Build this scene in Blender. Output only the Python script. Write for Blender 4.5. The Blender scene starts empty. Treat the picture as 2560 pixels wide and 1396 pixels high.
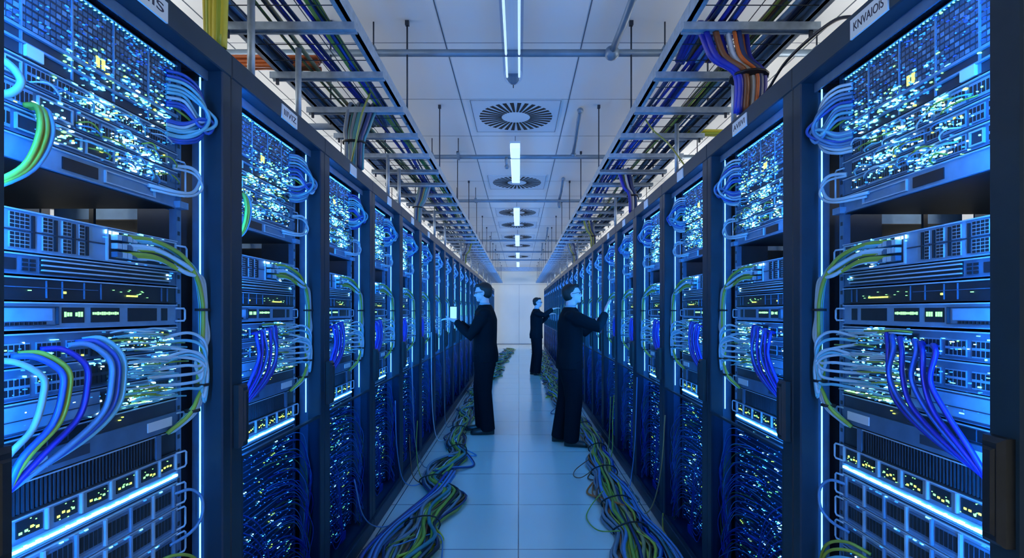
import bpy, math, random
from mathutils import Vector, Matrix, Euler
random.seed(7)
SC = bpy.context.scene
COL = SC.collection
PI = math.pi
# ------------------------------------------------------------ camera, world, exposure
CAMZ = 1.42
F = 1300.0
cam_d = bpy.data.cameras.new('camera'); cam = bpy.data.objects.new('camera', cam_d); COL.objects.link(cam)
cam.location = (0, 0, CAMZ); cam.rotation_euler = (PI/2, 0, 0)
cam_d.sensor_width = 36; cam_d.lens = F/2560*36
cam_d.shift_x = -18/2560; cam_d.shift_y = 81/2560
cam_d.clip_start = .02; cam_d.clip_end = 100
SC.camera = cam
w = bpy.data.worlds.new('world'); SC.world = w; w.use_nodes = True
w.node_tree.nodes['Background'].inputs[0].default_value = (.25, .45, .9, 1)
w.node_tree.nodes['Background'].inputs[1].default_value = .05
SC.view_settings.view_transform = 'Standard'; SC.view_settings.look = 'None'
SC.view_settings.gamma = 1; SC.view_settings.exposure = 0.0; SC.view_settings.use_curve_mapping = False
cy = SC.cycles
cy.max_bounces = 5; cy.diffuse_bounces = 3; cy.glossy_bounces = 3; cy.transmission_bounces = 3
cy.transparent_max_bounces = 8; cy.caustics_reflective = False; cy.caustics_refractive = False
cy.sample_clamp_indirect = 4; cy.use_denoising = True; cy.adaptive_threshold = .015
FILL_STRIP_COL = (.012, .31, 1.0); FILL_STRIP_POW = 140.0      # hidden near-post strips, added to light the racks blue
SIDE_COL = (1.0, .99, .97); SIDE_POW = 98.0        # tubes of the side aisles
MID_COL = (.55, .80, 1.0); MID_POW = 1.0           # lamps over the middle aisle

# ------------------------------------------------------------ materials
def mat(name, col, rough=.5, metal=0, emit=None, power=0, bump=0, var=0, scale=60, sample=True, spec=.5):
    m = bpy.data.materials.new(name); m.use_nodes = True
    nt = m.node_tree; b = nt.nodes['Principled BSDF']
    b.inputs['Base Color'].default_value = (*col, 1)
    b.inputs['Roughness'].default_value = rough; b.inputs['Metallic'].default_value = metal
    b.inputs['Specular IOR Level'].default_value = spec
    if emit:
        b.inputs['Emission Color'].default_value = (*emit, 1); b.inputs['Emission Strength'].default_value = power
    if not sample: m.cycles.emission_sampling = 'NONE'
    if var or bump:
        tc = nt.nodes.new('ShaderNodeTexCoord'); n = nt.nodes.new('ShaderNodeTexNoise')
        n.inputs['Scale'].default_value = scale; nt.links.new(tc.outputs['Object'], n.inputs['Vector'])
        if var:
            r = nt.nodes.new('ShaderNodeValToRGB')
            r.color_ramp.elements[0].position = .3; r.color_ramp.elements[1].position = .7
            r.color_ramp.elements[0].color = (*[c*(1-var) for c in col], 1)
            r.color_ramp.elements[1].color = (*[min(1, c*(1+var)) for c in col], 1)
            nt.links.new(n.outputs['Fac'], r.inputs['Fac']); nt.links.new(r.outputs['Color'], b.inputs['Base Color'])
        if bump:
            bp = nt.nodes.new('ShaderNodeBump'); bp.inputs['Strength'].default_value = bump; bp.inputs['Distance'].default_value = .002
            nt.links.new(n.outputs['Fac'], bp.inputs['Height']); nt.links.new(bp.outputs['Normal'], b.inputs['Normal'])
    return m
M = {}
M['frame'] = mat('rack_paint', (.010, .030, .062), .45, 0, spec=.3, var=.12, scale=8)
M['inner'] = mat('inner_steel', (.03, .05, .09), .5, .3, var=.15, scale=12)
M['dark'] = mat('dark_plastic', (.008, .012, .022), .45, var=.2, scale=30)
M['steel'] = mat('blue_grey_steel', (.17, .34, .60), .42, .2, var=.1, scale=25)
M['steel2'] = mat('dull_steel', (.07, .16, .32), .42, .2, var=.12, scale=25)
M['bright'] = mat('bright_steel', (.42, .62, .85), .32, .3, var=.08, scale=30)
M['tray'] = mat('galvanised_steel', (.34, .42, .52), .42, .45, var=.15, scale=30)
M['wire'] = mat('dark_wire', (.03, .04, .06), .5, .4, var=.1)
M['pipe'] = mat('pipe_paint', (.16, .23, .32), .4, .3, var=.1, scale=10)
M['plate'] = mat('label_plate', (.62, .74, .9), .6, var=.03, scale=8)
M['ink'] = mat('ink', (.01, .015, .06), .6, var=.1)
M['led_b'] = mat('led_blue', (.02, .1, .4), .4, emit=(.03, .30, 1), power=1.6, sample=False)
M['led_d'] = mat('led_deep', (.01, .05, .3), .4, emit=(.02, .14, .9), power=.7, sample=False)
M['led_c'] = mat('led_cyan', (.1, .4, .6), .4, emit=(.12, .62, 1), power=5.0, sample=False)
M['led_w'] = mat('led_white', (.4, .6, .7), .4, emit=(.45, .85, 1), power=7.0, sample=False)
M['led_g'] = mat('led_green', (.1, .4, .1), .4, emit=(.30, .9, .30), power=2.0, sample=False)
M['led_y'] = mat('led_yellow', (.4, .4, .05), .4, emit=(.75, 1, .12), power=2.4, sample=False)
M['strip'] = mat('led_strip', (.3, .4, .6), .4, emit=FILL_STRIP_COL, power=FILL_STRIP_POW)  # wide strip behind the near post, added as unseen fill light
M['strip_thin'] = mat('led_strip_thin', (.3, .4, .6), .4, emit=(.10, .40, 1.0), power=6)
M['bar'] = mat('light_bar', (.3, .4, .6), .4, emit=(.12, .55, 1), power=9, sample=False)
M['screen'] = mat('screen', (.5, .7, .9), .3, emit=(.35, .7, 1), power=1.1, sample=False)
cabc = dict(pale=(.42, .62, .82), cyan=(.16, .5, .72), blue=(.02, .09, .50), deep=(.012, .02, .32), green=(.26, .36, .05), yellow=(.55, .50, .05),
            olive=(.25, .26, .05), teal=(.06, .24, .28), brown=(.20, .07, .03), orange=(.62, .14, .03), grey=(.20, .24, .30),
            black=(.012, .014, .02), white=(.66, .7, .76), navy=(.02, .04, .14), tan=(.42, .32, .14), sky=(.10, .26, .55), lime=(.30, .38, .04))
for k, c in cabc.items(): M['c_'+k] = mat('cable_'+k, c, .38, var=.06, scale=14)
M['skin'] = mat('skin', (.95, .54, .55), .5, var=.05, scale=20)
M['hair'] = mat('hair', (.012, .01, .01), .55, bump=.5, scale=160)
M['suit'] = mat('dark_suit_cloth', (.0035, .006, .010), .8, bump=.25, scale=90, var=.1, spec=.15)
M['trouser'] = mat('dark_trouser_cloth', (.003, .005, .009), .85, bump=.25, scale=90, var=.1, spec=.15)
M['shoe'] = mat('black_leather', (.008, .009, .012), .3, bump=.1)
M['shirt'] = mat('collar_cloth', (.35, .42, .52), .7, var=.03)
M['glasses'] = mat('glasses_frame', (.01, .01, .015), .3, var=.05)
M['eye'] = mat('eye', (.05, .05, .06), .2, var=.05)
M['rubber'] = mat('rubber_tie', (.008, .008, .012), .6, var=.1)
M['lampbody'] = mat('lamp_diffuser', (.75, .8, .9), .3, emit=MID_COL, power=MID_POW)
M['sidelamp'] = mat('side_tube', (.8, .8, .8), .3, emit=SIDE_COL, power=SIDE_POW)
M['vent'] = mat('vent_panel', (.60, .66, .74), .5, var=.03, scale=3)
M['slot'] = mat('vent_slot', (.01, .01, .012), .7, var=.1)
M['mull'] = mat('window_frame', (.03, .035, .045), .5, var=.1)

def surf(name, col, rough, var, scale, seams=None, lc=None):
    return mat(name, col, rough, var=var, scale=scale)
M['wall'] = mat('wall_paint', (.76, .77, .70), .55, var=.03, scale=1.2)
M['pane'] = mat('frosted_pane', (.75, .77, .8), .35, var=.03, scale=1.0)
M['seam'] = mat('panel_seam', (.06, .09, .14), .6, var=.1)
# floor and ceiling: procedural brick grids
def grid_mat(name, col, line, wx, wy, offx, offy, mortar, rough, coat=0):
    m = bpy.data.materials.new(name); m.use_nodes = True; nt = m.node_tree; b = nt.nodes['Principled BSDF']
    tc = nt.nodes.new('ShaderNodeTexCoord'); mp = nt.nodes.new('ShaderNodeMapping')
    mp.inputs['Location'].default_value = (offx, offy, 0)
    br = nt.nodes.new('ShaderNodeTexBrick'); br.offset = 0; br.squash = 1
    br.inputs['Scale'].default_value = 1; br.inputs['Brick Width'].default_value = wx; br.inputs['Row Height'].default_value = wy
    br.inputs['Mortar Size'].default_value = mortar; br.inputs['Mortar Smooth'].default_value = .2
    br.inputs['Color1'].default_value = (*col, 1); br.inputs['Color2'].default_value = (*[c*.97 for c in col], 1)
    br.inputs['Mortar'].default_value = (*line, 1)
    nt.links.new(tc.outputs['Object'], mp.inputs['Vector']); nt.links.new(mp.outputs['Vector'], br.inputs['Vector'])
    nt.links.new(br.outputs['Color'], b.inputs['Base Color']); b.inputs['Roughness'].default_value = rough
    bp = nt.nodes.new('ShaderNodeBump'); bp.inputs['Strength'].default_value = .4; bp.inputs['Distance'].default_value = .002
    bp.invert = True
    nt.links.new(br.outputs['Fac'], bp.inputs['Height']); nt.links.new(bp.outputs['Normal'], b.inputs['Normal'])
    b.inputs['Coat Weight'].default_value = coat; b.inputs['Coat Roughness'].default_value = .12
    return m
# seams at x = -.005 + k*.9; y seams from the photograph: 2.98+.72k
M['floor'] = grid_mat('floor_tiles', (.82, .82, .74), (.05, .07, .10), .9, .72, .005+.9*6, .72*8-3.10+.72*2, .0035, .22, .5)
M['ceil'] = mat('ceiling_panels', (.72, .75, .79), .45, var=.04, scale=.8)
def glassy(name, tint, fac):
    m = bpy.data.materials.new(name); m.use_nodes = True; nt = m.node_tree
    for n in list(nt.nodes): nt.nodes.remove(n)
    o = nt.nodes.new('ShaderNodeOutputMaterial'); mx = nt.nodes.new('ShaderNodeMixShader')
    t = nt.nodes.new('ShaderNodeBsdfTransparent'); g = nt.nodes.new('ShaderNodeBsdfGlossy')
    t.inputs[0].default_value = (*tint, 1); g.inputs['Color'].default_value = (.5, .6, .8, 1); g.inputs['Roughness'].default_value = .12
    lw = nt.nodes.new('ShaderNodeLayerWeight'); lw.inputs['Blend'].default_value = fac
    mr = nt.nodes.new('ShaderNodeMapRange'); mr.inputs['To Max'].default_value = .45 if fac > .2 else .10
    nt.links.new(lw.outputs['Fresnel'], mr.inputs['Value']); nt.links.new(mr.outputs['Result'], mx.inputs[0]); nt.links.new(t.outputs[0], mx.inputs[1]); nt.links.new(g.outputs[0], mx.inputs[2])
    nt.links.new(mx.outputs[0], o.inputs[0])
    return m
M['door_glass'] = glassy('smoked_glass', (.60, .76, .92), .05)
M['tubeglass'] = glassy('clear_tube', (.86, .92, 1), .35)

# ------------------------------------------------------------ mesh helpers
class MB:
    def __init__(s): s.v = []; s.f = []; s.m = []; s.mats = []; s.smooth = []
    def mi(s, m):
        if m not in s.mats: s.mats.append(m)
        return s.mats.index(m)
    def box(s, x0, x1, y0, y1, z0, z1, m):
        i = len(s.v)
        s.v += [(x0,y0,z0),(x1,y0,z0),(x1,y1,z0),(x0,y1,z0),(x0,y0,z1),(x1,y0,z1),(x1,y1,z1),(x0,y1,z1)]
        s.f += [(i,i+3,i+2,i+1),(i+4,i+5,i+6,i+7),(i,i+1,i+5,i+4),(i+1,i+2,i+6,i+5),(i+2,i+3,i+7,i+6),(i+3,i,i+4,i+7)]
        k = s.mi(m); s.m += [k]*6; s.smooth += [False]*6
        return s
    def bevbox(s, x0, x1, y0, y1, z0, z1, b, m):
        # box with chamfered vertical and horizontal edges on the -x face
        pts = [(x0, b), (x0+b, 0)]
        i = len(s.v)
        for x, d in ((x0, b), (x0+b, 0), (x1, 0)):
            s.v += [(x, y0+d, z0+d), (x, y1-d, z0+d), (x, y1-d, z1-d), (x, y0+d, z1-d)]
        k = s.mi(m); fs = [(i, i+1, i+2, i+3), (i+8, i+11, i+10, i+9)]
        for r in (0, 4):
            for j in range(4):
                a = i+r+j; c = i+r+(j+1) % 4
                fs.append((a, a+4, c+4, c))
        s.f += fs; s.m += [k]*len(fs); s.smooth += [False]*len(fs)
        return s
    def tube(s, pts, r, m, n=6, cap=True, r2=None):
        pts = [Vector(p) for p in pts]; N = len(pts)
        if N < 2: return s
        i = len(s.v); k = s.mi(m)
        t = (pts[1]-pts[0]).normalized()
        up = Vector((0, 0, 1)) if abs(t.z) < .9 else Vector((1, 0, 0))
        a = t.cross(up).normalized()
        for j, p in enumerate(pts):
            if j == 0: t = pts[1]-pts[0]
            elif j == N-1: t = pts[-1]-pts[-2]
            else: t = pts[j+1]-pts[j-1]
            if t.length < 1e-9: t = Vector((0, 0, 1))
            t.normalize(); a = a - t*a.dot(t)
            if a.length < 1e-6: a = t.orthogonal()
            a.normalize(); b = t.cross(a)
            rr = r if r2 is None else r+(r2-r)*j/(N-1)
            for q in range(n):
                an = 2*PI*q/n
                v = p+a*(rr*math.cos(an))+b*(rr*math.sin(an)); s.v.append((v.x, v.y, v.z))
        for j in range(N-1):
            for q in range(n):
                A = i+j*n+q; B = i+j*n+(q+1) % n
                s.f.append((A, B, B+n, A+n)); s.m.append(k); s.smooth.append(True)
        if cap:
            s.f.append(tuple(i+q for q in reversed(range(n)))); s.m.append(k); s.smooth.append(False)
            s.f.append(tuple(i+(N-1)*n+q for q in range(n))); s.m.append(k); s.smooth.append(False)
        return s
    def ring(s, secs, m, n=16):
        """secs: list of (center, ax, ay) ellipse rings closed at both ends (ax, ay vectors)"""
        i = len(s.v); k = s.mi(m)
        for c, ax, ay in secs:
            c = Vector(c); ax = Vector(ax); ay = Vector(ay)
            for q in range(n):
                an = 2*PI*q/n; v = c+ax*math.cos(an)+ay*math.sin(an); s.v.append((v.x, v.y, v.z))
        for j in range(len(secs)-1):
            for q in range(n):
                A = i+j*n+q; B = i+j*n+(q+1) % n
                s.f.append((A, B, B+n, A+n)); s.m.append(k); s.smooth.append(True)
        s.f.append(tuple(i+q for q in reversed(range(n)))); s.f.append(tuple(i+(len(secs)-1)*n+q for q in range(n)))
        s.m += [k, k]; s.smooth += [True, True]
        return s
    def ell(s, c, rad, m, rot=None, nu=14, nv=9):
        c = Vector(c); R = Euler(rot).to_matrix() if rot else Matrix.Identity(3); i = len(s.v); k = s.mi(m)
        def P(x, y, z):
            v = c + R @ Vector((x*rad[0], y*rad[1], z*rad[2])); return (v.x, v.y, v.z)
        s.v.append(P(0, 0, -1))
        for a in range(1, nv):
            th = -PI/2+PI*a/nv
            for q in range(nu):
                an = 2*PI*q/nu; s.v.append(P(math.cos(th)*math.cos(an), math.cos(th)*math.sin(an), math.sin(th)))
        s.v.append(P(0, 0, 1)); top = len(s.v)-1
        for q in range(nu):
            s.f.append((i, i+1+(q+1) % nu, i+1+q)); s.m.append(k); s.smooth.append(True)
            l = i+1+(nv-2)*nu
            s.f.append((top, l+q, l+(q+1) % nu)); s.m.append(k); s.smooth.append(True)
        for a in range(nv-2):
            for q in range(nu):
                A = i+1+a*nu+q; B = i+1+a*nu+(q+1) % nu
                s.f.append((A, B, B+nu, A+nu)); s.m.append(k); s.smooth.append(True)
        return s
    def mesh(s, name):
        me = bpy.data.meshes.new(name); me.from_pydata(s.v, [], s.f)
        for m in s.mats: me.materials.append(M[m])
        if s.f:
            me.polygons.foreach_set('material_index', s.m); me.polygons.foreach_set('use_smooth', s.smooth)
        me.update(); return me
    def obj(s, name, parent=None, **k):
        return place(s.mesh(name), name, parent, **k)
def place(me, name, parent=None, loc=None, label=None, kind=None):
    o = bpy.data.objects.new(name, me); COL.objects.link(o)
    if parent: o.parent = parent
    if loc: o.location = loc
    if label: o['label'] = label
    if kind: o['kind'] = kind
    return o
def tag(o, label, cat, group=None):
    o['label'] = label; o['category'] = cat
    if group: o['group'] = group
    return o
def empty(name, label, cat, loc=(0, 0, 0), scale=(1, 1, 1), group=None, rz=0):
    o = bpy.data.objects.new(name, None); COL.objects.link(o); o.location = loc; o.scale = scale; o.rotation_euler = (0, 0, rz)
    o.empty_display_size = .1
    return tag(o, label, cat, group)
def struct(o): o['kind'] = 'structure'; return o
def spline(ctrl, n=8):
    """Catmull-Rom through ctrl"""
    P = [Vector(c) for c in ctrl]; P = [P[0]*2-P[1]]+P+[P[-1]*2-P[-2]]; out = []
    for i in range(1, len(P)-2):
        a, b, c, d = P[i-1:i+3]
        for k in range(n):
            t = k/n
            out.append(.5*((2*b)+(c-a)*t+(2*a-5*b+4*c-d)*t*t+(3*b-a-3*c+d)*t**3))
    out.append(P[-2]); return out
_text = {}
def text_mesh(t, size, m):
    cu = bpy.data.curves.new('lettering', 'FONT'); cu.body = t; cu.size = size; cu.align_x = 'CENTER'; cu.align_y = 'CENTER'; cu.extrude = .0006
    o = bpy.data.objects.new('tmp', cu); COL.objects.link(o)
    dg = bpy.context.evaluated_depsgraph_get(); me = bpy.data.meshes.new_from_object(o.evaluated_get(dg))
    COL.objects.unlink(o); bpy.data.objects.remove(o); me.materials.clear(); me.materials.append(M[m]); return me

# ------------------------------------------------------------ setting
ZC = CAMZ+1.85; XW = 3.6; Y0 = -2.6; Y1 = 22.5
struct(MB().box(-XW-.1, XW+.1, Y0-.1, Y1+.1, -.12, 0, 'floor').obj('floor'))
struct(MB().box(-XW-.1, XW+.1, Y0-.1, Y1+.1, ZC, ZC+.12, 'ceil').obj('ceiling'))
struct(MB().box(-XW-.1, -XW, Y0, Y1, 0, ZC, 'wall').obj('wall_left'))
struct(MB().box(XW, XW+.1, Y0, Y1, 0, ZC, 'wall').obj('wall_right'))
struct(MB().box(-XW, XW, Y0-.1, Y0, 0, ZC, 'wall').obj('wall_back'))
struct(MB().box(-XW, XW, Y1, Y1+.1, 0, ZC, 'wall').obj('wall_far'))
CX = -.012       # centre line of the ceiling
mb = MB()
for x in (CX-.497, CX+.445, -2.0, 2.0):
    mb.box(x-.0035, x+.0035, Y0, Y1, ZC-.002, ZC+.001, 'seam')
struct(mb.obj('trim_1'))
mb = MB(); y = 3.58-.95*4
while y < Y1:
    mb.box(-XW, XW, y-.0015, y+.0015, ZC-.0015, ZC+.001, 'seam'); y += .95
struct(mb.obj('trim_2'))
mb = MB(); mb.box(-.003, .003, Y1-.003, Y1+.001, 0, 2.58, 'seam'); mb.box(-XW, XW, Y1-.003, Y1+.001, 2.575, 2.585, 'seam')
mb.box(-1.0, 1.0, Y1-.006, Y1+.001, 0, .02, 'seam')
struct(mb.obj('trim_3'))
struct(MB().box(-XW, XW, 21.75, 21.95, ZC-.16, ZC, 'tray').obj('trim_4'))
# glazed openings in the side walls
for s, nm in ((-1, 'left'), (1, 'right')):
    for k, yc in enumerate((2.6, 5.0, 7.4)):
        n = (k+1) if s < 0 else k+4
        x = s*XW
        fr = MB()
        a, b = min(x, x-s*.05), max(x, x-s*.05)
        for yy in (-1.1, -.55, 0, .55, 1.1): fr.box(a, b, yc+yy-.035, yc+yy+.035, 1.75, 2.75, 'mull')
        for zz in (1.75, 2.75): fr.box(a, b, yc-1.135, yc+1.135, zz-.03, zz+.03, 'mull')
        fr.box(a, b, yc-1.1, yc+1.1, 2.21, 2.23, 'mull')
        wd = struct(fr.obj('window_%d' % n))
        a, b = min(x, x-s*.015), max(x, x-s*.015)
        MB().box(a, b, yc-1.08, yc+1.08, 1.78, 2.72, 'pane').obj('pane', wd)

# ------------------------------------------------------------ racks
W = .82; H = CAMZ+.845; FX = .947; DEP = .85
ORD = ['nearest', 'second', 'third', 'fourth', 'fifth', 'sixth', 'seventh', 'eighth', 'ninth', 'tenth', 'eleventh', 'twelfth', 'thirteenth',
       'fourteenth', 'fifteenth', 'sixteenth', 'seventeenth', 'eighteenth', 'nineteenth', 'twentieth', 'twenty-first', 'twenty-second', 'farthest']
V0 = .10; U0 = .075; U1 = .695      # equipment face depth, span along the aisle
R = random.Random(3)
def led(mb, u, z, su, sz, m, v=V0, p=.004): mb.box(v-p, v+.001, u-su/2, u+su/2, z-sz/2, z+sz/2, m)
def cells(mb, u0, u1, z0, z1, nu, nz, gap=.3, m='dark', v=V0, p=.0012, back=None):
    """ports / openings in rows"""
    if back: mb.box(v-.0025, v, u0, u1, z0, z1, back)
    du = (u1-u0)/nu; dz = (z1-z0)/nz
    for i in range(nu):
        for j in range(nz):
            a = u0+du*(i+gap/2); c = z0+dz*(j+gap/2)
            mb.box(v-.0025-p, v-.002, a, a+du*(1-gap), c, c+dz*(1-gap), m)
def frame_rect(mb, u0, u1, z0, z1, t, m, v=V0, p=.006):
    mb.box(v-p, v, u0, u1, z0, z0+t, m); mb.box(v-p, v, u0, u1, z1-t, z1, m)
    mb.box(v-p, v, u0, u0+t, z0+t, z1-t, m); mb.box(v-p, v, u1-t, u1, z0+t, z1-t, m)
def glow_cluster(mb, r, u, z, n, su, sz, bright=.5, zmin=-9, zmax=9):
    for _ in range(n):
        uu = r.gauss(u, su); zz = r.gauss(z, sz)
        if not (U0+.01 < uu < U1-.01 and zmin < zz < zmax): continue
        q = r.random()
        m = 'led_w' if q < bright*.35 else 'led_c' if q < bright else 'led_b' if q < .86 else 'led_g' if q < .94 else 'led_y'
        L = r.choice((.002, .003, .004, .007, .014 if m in ('led_w', 'led_c') else .004))
        led(mb, uu, zz, L, r.choice((.0015, .002, .003, .004)), m, p=r.uniform(.003, .009))
def handle(z0, z1, u=U1, out=.03):
    mb = MB(); v = V0-.004
    mb.tube([(v, u-.006, z0), (v-.006, u+out*.8, z0), (v-.006, u+out, z0+.006), (v-.006, u+out, z1-.006), (v-.006, u+out*.8, z1), (v, u-.006, z1)], .0032, 'bright', 6)
    return mb.mesh('handle')
def chassis(z0, z1, m='steel', depth=.2, lip=True):
    mb = MB(); mb.box(V0, V0+depth, U0, U1, z0+.001, z1-.001, m)
    if lip:
        mb.box(V0-.006, V0, U0, U1, z1-.004, z1-.001, 'bright'); mb.box(V0-.005, V0, U0, U1, z0+.001, z0+.004, m)
    return mb
UNITS = {}
def unit(key, name, cat, phrase, build): UNITS[key] = (name, cat, phrase, build)
# each builder returns a list of variants; a variant = list of (part_name, mesh, kind, label, [subparts])
def v_top(r):
    z0, z1 = 1.955, 2.17
    c = chassis(z0, z1, 'inner', .15)
    # perforated upper face
    for i in range(42):
        for j in range(9):
            u = U0+.008+(i+.5)*(U1-U0-.016)/42; z = z0+.065+(j+.5)*.0155
            c.box(V0-.0015, V0, u-.0055, u+.0055, z-.005, z+.005, 'steel2' if (i*7+j*3) % 5 else 'steel')
    for u in (.20, .325, .45, .575): c.box(V0-.004, V0, u-.002, u+.002, z0, z1, 'steel')
    c.box(V0-.008, V0, U0, U1, z0+.055, z0+.062, 'steel')
    c.box(V0-.008, V0, U0, U1, z0+.028, z0+.033, 'steel')
    l = MB()
    for _ in range(260):
        u = r.uniform(U0+.01, U1-.01); z = z1-.008-abs(r.gauss(0, .09))
        if z < z0+.06: continue
        led(l, u, z, r.choice((.0025, .004, .007)), r.choice((.0015, .0025)), 'led_b' if r.random() < .5 else 'led_d')
    for i in range(46): led(l, U0+.01+i*.0133, z1-.007+r.uniform(-.001, .001), .003, .002, 'led_c')
    for _ in range(150): led(l, r.uniform(.3, U1-.01), z0+.02+abs(r.gauss(0, .05)), r.choice((.003, .006, .009)), .003, r.choice(('led_b', 'led_b', 'led_c', 'led_g')))
    glow_cluster(l, r, .50, z0+.045, 60, .1, .03, .5, z0, z1)
    glow_cluster(l, r, .60, z0+.03, 40, .06, .02, .6, z0, z1)
    for dy in (0, .017): led(l, .40+dy, z0+.085, .009, .026, 'led_y', p=.003)
    s = MB(); s.box(V0-.010, V0, .205, .245, z0+.004, z0+.03, 'plate')
    return [('chassis', c.mesh('chassis'), None, None), ('leds', l.mesh('leds'), 'stuff', None), ('sticker', s.mesh('sticker'), None, 'pale sticker')]
def v_patch(k):
    z0 = 1.90-.055*k; z1 = z0+.054
    def f(r):
        c = chassis(z0, z1, 'steel2', .14)
        u = U0+.012
        while u < U1-.07:
            wdt = r.choice((.05, .075, .1))
            if r.random() < .75: cells(c, u, u+wdt-.01, z0+.008, z1-.008, int(wdt/.011), 1 if r.random() < .6 else 2, .35, 'dark', back='steel')
            else: frame_rect(c, u, u+wdt-.012, z0+.01, z1-.01, .003, 'bright'); c.box(V0-.002, V0, u+.004, u+wdt-.016, z0+.013, z1-.013, 'inner')
            u += wdt
        l = MB()
        for _ in range(5): glow_cluster(l, r, r.uniform(.2, .66), r.uniform(z0+.01, z1-.01), 18, .03, .012, .75, z0, z1)
        glow_cluster(l, r, .45, (z0+z1)/2, 50, .15, .015, .45, z0, z1)
        j = MB()
        for _ in range(9):
            u = r.uniform(.2, .62); z = r.uniform(z0+.008, z1-.01); L = r.uniform(.04, .11)
            j.tube(spline([(V0-.002, u, z), (V0-.022, u+L*.3, z+r.uniform(-.004, .008)), (V0-.022, u+L*.7, z-.006), (V0-.004, u+L, z-r.uniform(.0, .02))], 4), .0022, r.choice(('c_pale', 'c_cyan', 'c_sky', 'c_green')), 5)
        return [('chassis', c.mesh('chassis'), None, None), ('leds', l.mesh('leds'), 'stuff', None), ('jumper_cables', j.mesh('jumper_cables'), 'stuff', None)]
    return f
def v_shelf(r):
    z0, z1 = 1.735, 1.789
    c = chassis(z0, z1, 'steel', .55)
    c.box(V0-.003, V0, .30, .40, z0+.012, z1-.014, 'dark'); frame_rect(c, .42, .60, z0+.01, z1-.012, .003, 'bright')
    c.box(V0-.02, V0+.04, U1-.01, U1+.03, z0, z0+.02, 'steel')
    c.box(V0+.004, V0+.55, U0, U1, z0-.002, z0+.001, 'dark')  # dark sheet added so the shelf underside reads as shaded
    h = handle(1.775, 1.88)
    return [('shelf_plate', c.mesh('shelf_plate'), None, None), ('handle', h, None, None)]
def v_server(r):
    z0, z1 = 1.545, 1.635
    c = chassis(z0, z1, 'steel', .42)
    zm = (z0+z1)/2
    for u, wd, n in ((.10, .055, 4), (.175, .05, 4), (.25, .03, 2), (.30, .028, 2), (.345, .02, 2)):
        for a, b in ((z0+.008, zm-.004), (zm+.004, z1-.008)):
            cells(c, u, u+wd-.006, a, b, n, 4, .22, 'dark', p=.001, back='bright')
        c.box(V0-.004, V0, u+wd, u+wd+.006, z0+.01, z1-.01, 'dark')
    c.box(V0-.004, V0, U0, .42, zm-.0015, zm+.0015, 'inner')
    frame_rect(c, .425, U1-.005, z0+.004, z1-.006, .004, 'bright')
    c.box(V0-.002, V0, .43, U1-.01, z0+.008, z1-.01, 'inner')
    for j in range(3):
        for i in range(6): c.box(V0-.02, V0, .44+i*.018, .455+i*.018, z0+.014+j*.022, z0+.028+j*.022, 'bright' if (i+j) % 3 else 'steel2')
    l = MB(); led(l, .432, z1-.013, .016, .009, 'led_w'); led(l, .455, z1-.013, .018, .009, 'led_w'); led(l, .49, z1-.012, .01, .005, 'led_c')
    glow_cluster(l, r, .58, z1-.02, 30, .05, .01, .5, z0, z1); glow_cluster(l, r, .55, z0+.03, 25, .05, .02, .3, z0, z1)
    return [('chassis', c.mesh('chassis'), None, None), ('leds', l.mesh('leds'), 'stuff', None), ('handle', handle(z0+.01, z1-.015, out=.036), None, None)]
def v_drive(r):
    z0, z1 = 1.497, 1.543
    c = chassis(z0, z1, 'steel2', .42)
    for i in range(3): c.box(V0-.004, V0, .09+i*.035, .118+i*.035, z0+.01, z1-.012, 'dark')
    cells(c, .20, .235, z0+.008, z1-.01, 2, 3, .3, 'dark')
    c.box(V0-.003, V0, .245, .66, z0+.006, z1-.006, 'dark')
    for i in range(3): c.box(V0-.008, V0, .245, .66, z0+.011+i*.011, z0+.0145+i*.011, 'bright')
    l = MB(); glow_cluster(l, r, .66, z0+.03, 6, .01, .006, .4, z0, z1)
    return [('chassis', c.mesh('chassis'), None, None), ('leds', l.mesh('leds'), 'stuff', None)]
def v_black(r):
    z0, z1 = 1.443, 1.494
    c = chassis(z0, z1, 'dark', .42)
    for u in (.13, .26, .30, .36, .41, .63, .655): c.box(V0-.003, V0, u-.001, u+.001, z0+.006, z1-.006, 'steel2')
    c.box(V0-.003, V0, U0, .40, z0+.028, z0+.0295, 'steel2')
    l = MB()
    led(l, .305, z0+.02, .006, .005, 'led_y'); led(l, .22, z0+.022, .005, .002, 'led_g')
    for i in range(3+r.randrange(4)): led(l, .50+i*.014, z0+.018, .008, .004, 'led_y')
    for _ in range(10): led(l, r.uniform(.42, .6), z0+r.uniform(.015, .035), .0025, .0015, 'led_g')
    return [('chassis', c.mesh('chassis'), None, None), ('leds', l.mesh('leds'), 'stuff', None)]
def v_display(r):
    z0, z1 = 1.379, 1.441
    c = chassis(z0, z1, 'steel', .40)
    c.box(V0-.006, V0, .09, .27, z0+.02, z1-.014, 'steel'); frame_rect(c, .085, .285, z0+.010, z1-.010, .002, 'inner', p=.008)
    for i in range(16): c.box(V0-.003, V0, .095+i*.0105, .101+i*.0105, z0+.012, z0+.018, 'dark')
    for u0, u1 in ((.30, .36), (.38, .47), (.50, .61), (.63, .655)): c.box(V0-.002, V0, u0, u1, z0+.014, z1-.012, 'dark')
    s = MB()
    for i in range(7):
        if i != 3: led(s, .307+i*.0075, z0+.034, .005, r.choice((.009, .012)), 'led_g', p=.003)
    for i in range(12): led(s, .386+i*.007, z0+.036, .005, r.choice((.006, .008)), 'led_g', p=.003)
    return [('chassis', c.mesh('chassis'), None, None), ('display_digits', s.mesh('display_digits'), None, 'green glowing digits'), ('handle', handle(z0+.012, z1-.012, out=.028), None, None)]
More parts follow.
